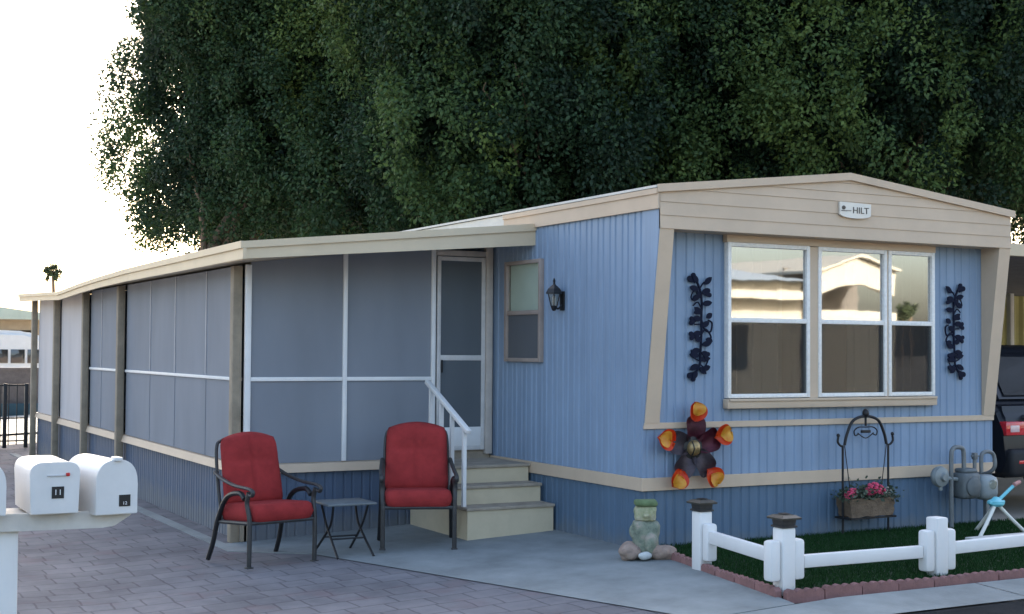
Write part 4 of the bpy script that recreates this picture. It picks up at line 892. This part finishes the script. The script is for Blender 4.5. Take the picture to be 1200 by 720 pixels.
# ------------------------------------------------------------------ foliage
def leaves(c, out, size, q, droop=.4):
    n = len(c); d = q.normal(0, 1, (n, 3)) * .8 + out * .7; d[:, 2] -= droop; d /= np.linalg.norm(d, axis=1)[:, None]
    nn = q.normal(0, 1, (n, 3)) * .42 + out * 1.3; nn[:, 2] += .45; s = np.cross(d, nn); s /= np.linalg.norm(s, axis=1)[:, None] + 1e-9
    f = np.cross(s, d); Ls = (size * q.uniform(.7, 1.3, n))[:, None]; V = np.zeros((n, 4, 3))
    V[:, 0] = c; V[:, 1] = c + d * Ls * .45 + s * Ls * .30 + f * Ls * .06; V[:, 2] = c + d * Ls; V[:, 3] = c + d * Ls * .45 - s * Ls * .30 + f * Ls * .06
    return V
def big_tree(name, label, trunk, c, r, rzu, rzd, nl, seed, limbs, every_side=False, cut=3.0):
    q = np.random.default_rng(seed); c = np.array(c, float); toc = np.array([CAM.x, CAM.y, 1.6]) - c; toc /= np.linalg.norm(toc)
    t = thing(name, label, 'tree', (trunk[0], trunk[1], 0), 'big leafy trees behind the home')
    ph = q.uniform(0, 6.28, 8); allV = []; allT = []; placed = []
    def surf(d, k):
        e = 2.6; hx = math.hypot(d[0], d[1])
        sc_, rz = (1 / ((hx ** e + abs(d[2]) ** e) ** (1 / e)), rzd) if d[2] < 0 else (1.0, rzu)
        az = math.atan2(d[1], d[0]); lump = 1 + .07 * math.sin(3 * az + ph[0] + 2 * d[2]) + .05 * math.sin(5 * az + ph[1] - 4 * d[2])
        return c + np.array([d[0] * r[0], d[1] * r[1], d[2] * rz]) * sc_ * lump * k
    def clump(p, n, rc, size, base, dirn, spread=.14):
        v = q.normal(0, 1, (n, 3)); v /= np.linalg.norm(v, axis=1)[:, None]; v = v + dirn * .45
        pos = p + v * rc * (.5 + .55 * q.random((n, 1))) * np.array([1, 1, 1.3])
        allV.append(leaves(pos, v, np.full(n, size), q)); allT.append(np.clip(base + q.normal(0, spread, n), 0, 1))
    # lobes: hanging masses of foliage made of small clumps on a drooping, tapering shape
    tries = 0; got = 0
    while got < nl and tries < nl * 40:
        tries += 1
        d = q.normal(0, 1, 3); d /= np.linalg.norm(d); p = surf(d, .74 + .30 * q.random())
        near = (d @ toc) > (-.72 if every_side is False else -2) and p[2] < 11.5
        R_ = q.uniform(.9, 1.9); Lh = R_ * q.uniform(1.2, 1.9)
        if any(np.linalg.norm((p - o) / np.array([1, 1, 1.5])) < (.50 if every_side else .60) * (R_ + ro) for o, ro in placed): continue
        placed.append((p, R_)); got += 1
        base = float(q.beta(1.4, 3.0)) * .75
        if q.random() < .22: base = q.uniform(.5, .9)
        nc = int((34 if near else 14) * R_ ** 2)
        for _ in range(nc):
            v = q.normal(0, 1, 3); v /= np.linalg.norm(v); v = v + d * .35; v /= np.linalg.norm(v)
            taper = 1.0 if v[2] > 0 else 1 - .45 * (-v[2])
            pp = p + np.array([v[0] * R_ * taper, v[1] * R_ * taper, v[2] * Lh]) * (.78 + .26 * q.random())
            if pp[2] < cut + .25 * math.sin(pp[0] * 1.7 + ph[3]) + .15 * math.sin(pp[1] * 2.3): continue
            b2 = base + q.normal(0, .09) + (.25 if q.random() < .14 else 0)
            if near: clump(pp, int(q.uniform(110, 160)), q.uniform(.24, .42), .094, b2, v, .06)
            else: clump(pp, 26, .5, .22, b2, v)
    # loose in-fill of stray twigs and inner leaves, tinted darker to paint shade between lobes
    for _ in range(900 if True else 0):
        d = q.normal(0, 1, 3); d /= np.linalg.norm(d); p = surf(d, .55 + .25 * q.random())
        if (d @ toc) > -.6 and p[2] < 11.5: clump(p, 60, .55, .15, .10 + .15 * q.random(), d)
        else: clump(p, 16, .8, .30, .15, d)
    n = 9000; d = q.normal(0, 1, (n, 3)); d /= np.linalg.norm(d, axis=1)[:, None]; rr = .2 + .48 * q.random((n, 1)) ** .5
    pos = c + d * rr * np.where(d[:, 2:3] < 0, np.array([[r[0], r[1], rzd]]), np.array([[r[0], r[1], rzu]])); allV.append(leaves(pos, d, np.full(n, .75), q)); allT.append(np.clip(q.normal(.12, .08, n), 0, 1))  # big inner leaves block light, darker tint paints shade deep in the crown
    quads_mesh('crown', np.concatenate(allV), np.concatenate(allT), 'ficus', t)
    mb = MB(); tx, ty = trunk; zc = c[2]
    mb.tube(spline([(tx, ty, -.1), (tx + .06, ty, 1.5), (tx - .04, ty + .1, 3.2), (tx * .8 + c[0] * .2, ty * .8 + c[1] * .2, 4.6), (c[0], c[1], zc + 1)]), [.24 - .006 * i for i in range(25)], 14); mb.build('trunk', 'bark', t, True, 60)
    for (ex, ey, ez, rr_) in limbs:
        s0 = Vector((tx, ty, 2.9)); e0 = Vector((ex, ey, ez)); mid = (s0 + e0) / 2 + Vector((0, 0, .3)); pts = spline([s0, mid, e0], 8)
        for i in range(2, len(pts)): pts[i] = pts[i] + Vector((rnd.uniform(-.07, .07), rnd.uniform(-.07, .07), rnd.uniform(-.07, .07)))
        MB().tube(pts, [rr_ * (1 - .8 * i / (len(pts) - 1)) for i in range(len(pts))], 8).build('branch', 'bark', t, True, 60)
big_tree('leafy_tree', 'dark leafy tree at the left end of the row, open white sky to its left', (2.25, 20.5), (5.2, 22.0, 6.5), (3.7, 3.6, 0), 9.0, 2.4, 210, 11, [(1.9, 21.0, 6.0, .09), (3.6, 20.6, 5.6, .10), (6, 21, 6.5, .12)], True, 4.05)
big_tree('leafy_tree', 'dark leafy tree in the middle of the row, directly behind the long roof', (8.2, 15.2), (8.2, 15.6, 6.6), (4.6, 4.0, 0), 9.8, 2.9, 130, 12, [(6.2, 13.6, 6.4, .12), (8.4, 13.0, 5.6, .12), (10.0, 13, 6.0, .12), (4.6, 11.9, 6.3, .045), (5.1, 11.6, 6.6, .035)])
big_tree('leafy_tree', 'dark leafy tree at the right end of the row, above the carport', (14.6, 13.2), (14.8, 12.2, 6.9), (5.0, 4.2, 0), 9.6, 2.2, 130, 13, [(11.4, 10.4, 5.2, .15), (12.6, 9.4, 6.0, .12), (16, 10, 6.4, .15)], False, 4.2)

def palm(x, y, h, label, seed, fr=1.5):
    q = np.random.default_rng(seed); t = thing('palm_tree', label, 'palm tree', (x, y, 0), 'far fan palms')
    mb = MB(); mb.tube(spline([(x, y, -.1), (x + .15, y, h * .5), (x, y, h)]), [.2 - .006 * i for i in range(13)], 8); mb.build('trunk', 'bark', t)
    Vs = []
    for k in range(34):
        a = q.uniform(0, 6.28); el = q.uniform(-.9, 1.3); d = np.array([math.cos(a) * math.cos(el), math.sin(a) * math.cos(el), math.sin(el)]); n = 26
        tt = q.uniform(.35, 1, n); c = np.array([x, y, h]) + d * (tt * fr)[:, None]; c[:, 2] -= .35 * fr * tt ** 2
        Vs.append(leaves(c, np.tile(d, (n, 1)), np.full(n, fr * .32), q, .5))
    Vs = np.concatenate(Vs); quads_mesh('crown', Vs, q.uniform(.2, .9, len(Vs)), 'palmleaf', t)
palm(15.68, 119, 8.5, 'single far fan palm standing above the porch roof at the left', 5, .8)
def bush(x, y, rx, h, label, seed):
    q = np.random.default_rng(seed); n = 2600; d = q.normal(0, 1, (n, 3)); d /= np.linalg.norm(d, axis=1)[:, None]; d[:, 2] = np.abs(d[:, 2])
    pos = np.array([x, y, 0]) + d * (.7 + .4 * q.random((n, 1))) * np.array([rx, rx, h]); tag(quads_mesh('bush', leaves(pos, d, np.full(n, .28), q), q.uniform(.4, 1, n), 'ficus'), label, 'bush')
bush(-3.6, 38, 1.9, 3.1, 'bright green bush between the camper van and the tan house', 21)

# ------------------------------------------------------------------ across the road (mirrored in the front windows)
oh = thing('cream_home', 'long cream mobile home with low white roof on the far side of the road', 'mobile home', (13.5, -24, 0))
mb = MB(); zs = [(.0 + .22 * i) for i in range(16)]
for za in zs: mb.prism([(-20.0, za), (-19.985, za), (-20.0, za + .215), (-20.02, za + .215), (-20.02, za)], lambda y, z, d: Vector((d, y, z)), 6.0, 18.5)
mb.box(6, 18.5, -31, -20.02, -.05, 3.45); mb.build('wall', 'creamsiding', oh, False)
mb = MB(); mb.box(5.7, 18.8, -20.35, -19.6, 3.08, 3.16); mb.box(5.7, 18.8, -19.62, -19.5, 3.0, 3.2); mb.build('awning', 'creamsiding', oh, False)
mb = MB(); mb.prism([(-19.6, 3.5), (-31.4, 3.5), (-25.5, 4.3)], lambda y, z, d: Vector((d, y, z)), 5.7, 18.8); mb.build('roof', mat('blue_grey_roof', (.16, .19, .22), .8), oh, False)
for xa in (8, 11.5, 15.2): MB().box(xa, xa + 1.5, -19.98, -19.94, 1.1, 2.3).build('window', 'carglass', oh, False)
o2 = thing('gabled_home', 'cream gabled mobile home with a dark carport arch on the far side of the road', 'mobile home', (20.6, -25, 0))
arch = [(19.2, 3.2)] + [(19.2 + 2.7 * i / 10, 3.2 + .3 * math.sin(math.pi * i / 10)) for i in range(1, 10)] + [(21.9, 3.2), (22.0, 3.85), (21.6, 4.0), (20.6, 4.25), (19.5, 3.95), (19.1, 3.75)]
mb = MB(); mb.prism(arch, lambda x, z, d: Vector((x, d, z)), -20.2, -20.0); mb.box(19.15, 22.0, -20.2, -20.0, 0, 2.75); mb.build('gable', 'creamsiding', o2, False)
mb = MB(); mb.box(19.2, 21.95, -21.6, -21.5, 0, 4.0); mb.build('carport_shade_back', 'shadowgrey', o2, False)  # dark sheet that paints the shade behind the carport arch
mb = MB(); mb.prism([(19.05, 3.8), (20.6, 4.3), (22.05, 3.9), (22.05, 3.97), (20.6, 4.38), (19.05, 3.88)], lambda x, z, d: Vector((x, d, z)), -31, -19.85); mb.build('roof', 'creamsiding', o2, False)
palm(110, -110, 6.5, 'far fan palm beyond the cream homes across the road, shorter one', 31, 1.0); palm(113.2, -112, 7.0, 'far fan palm beyond the cream homes across the road, middle one', 32, 1.0); palm(118.5, -110, 7.2, 'far fan palm beyond the cream homes across the road, tall one standing apart', 33, .9)
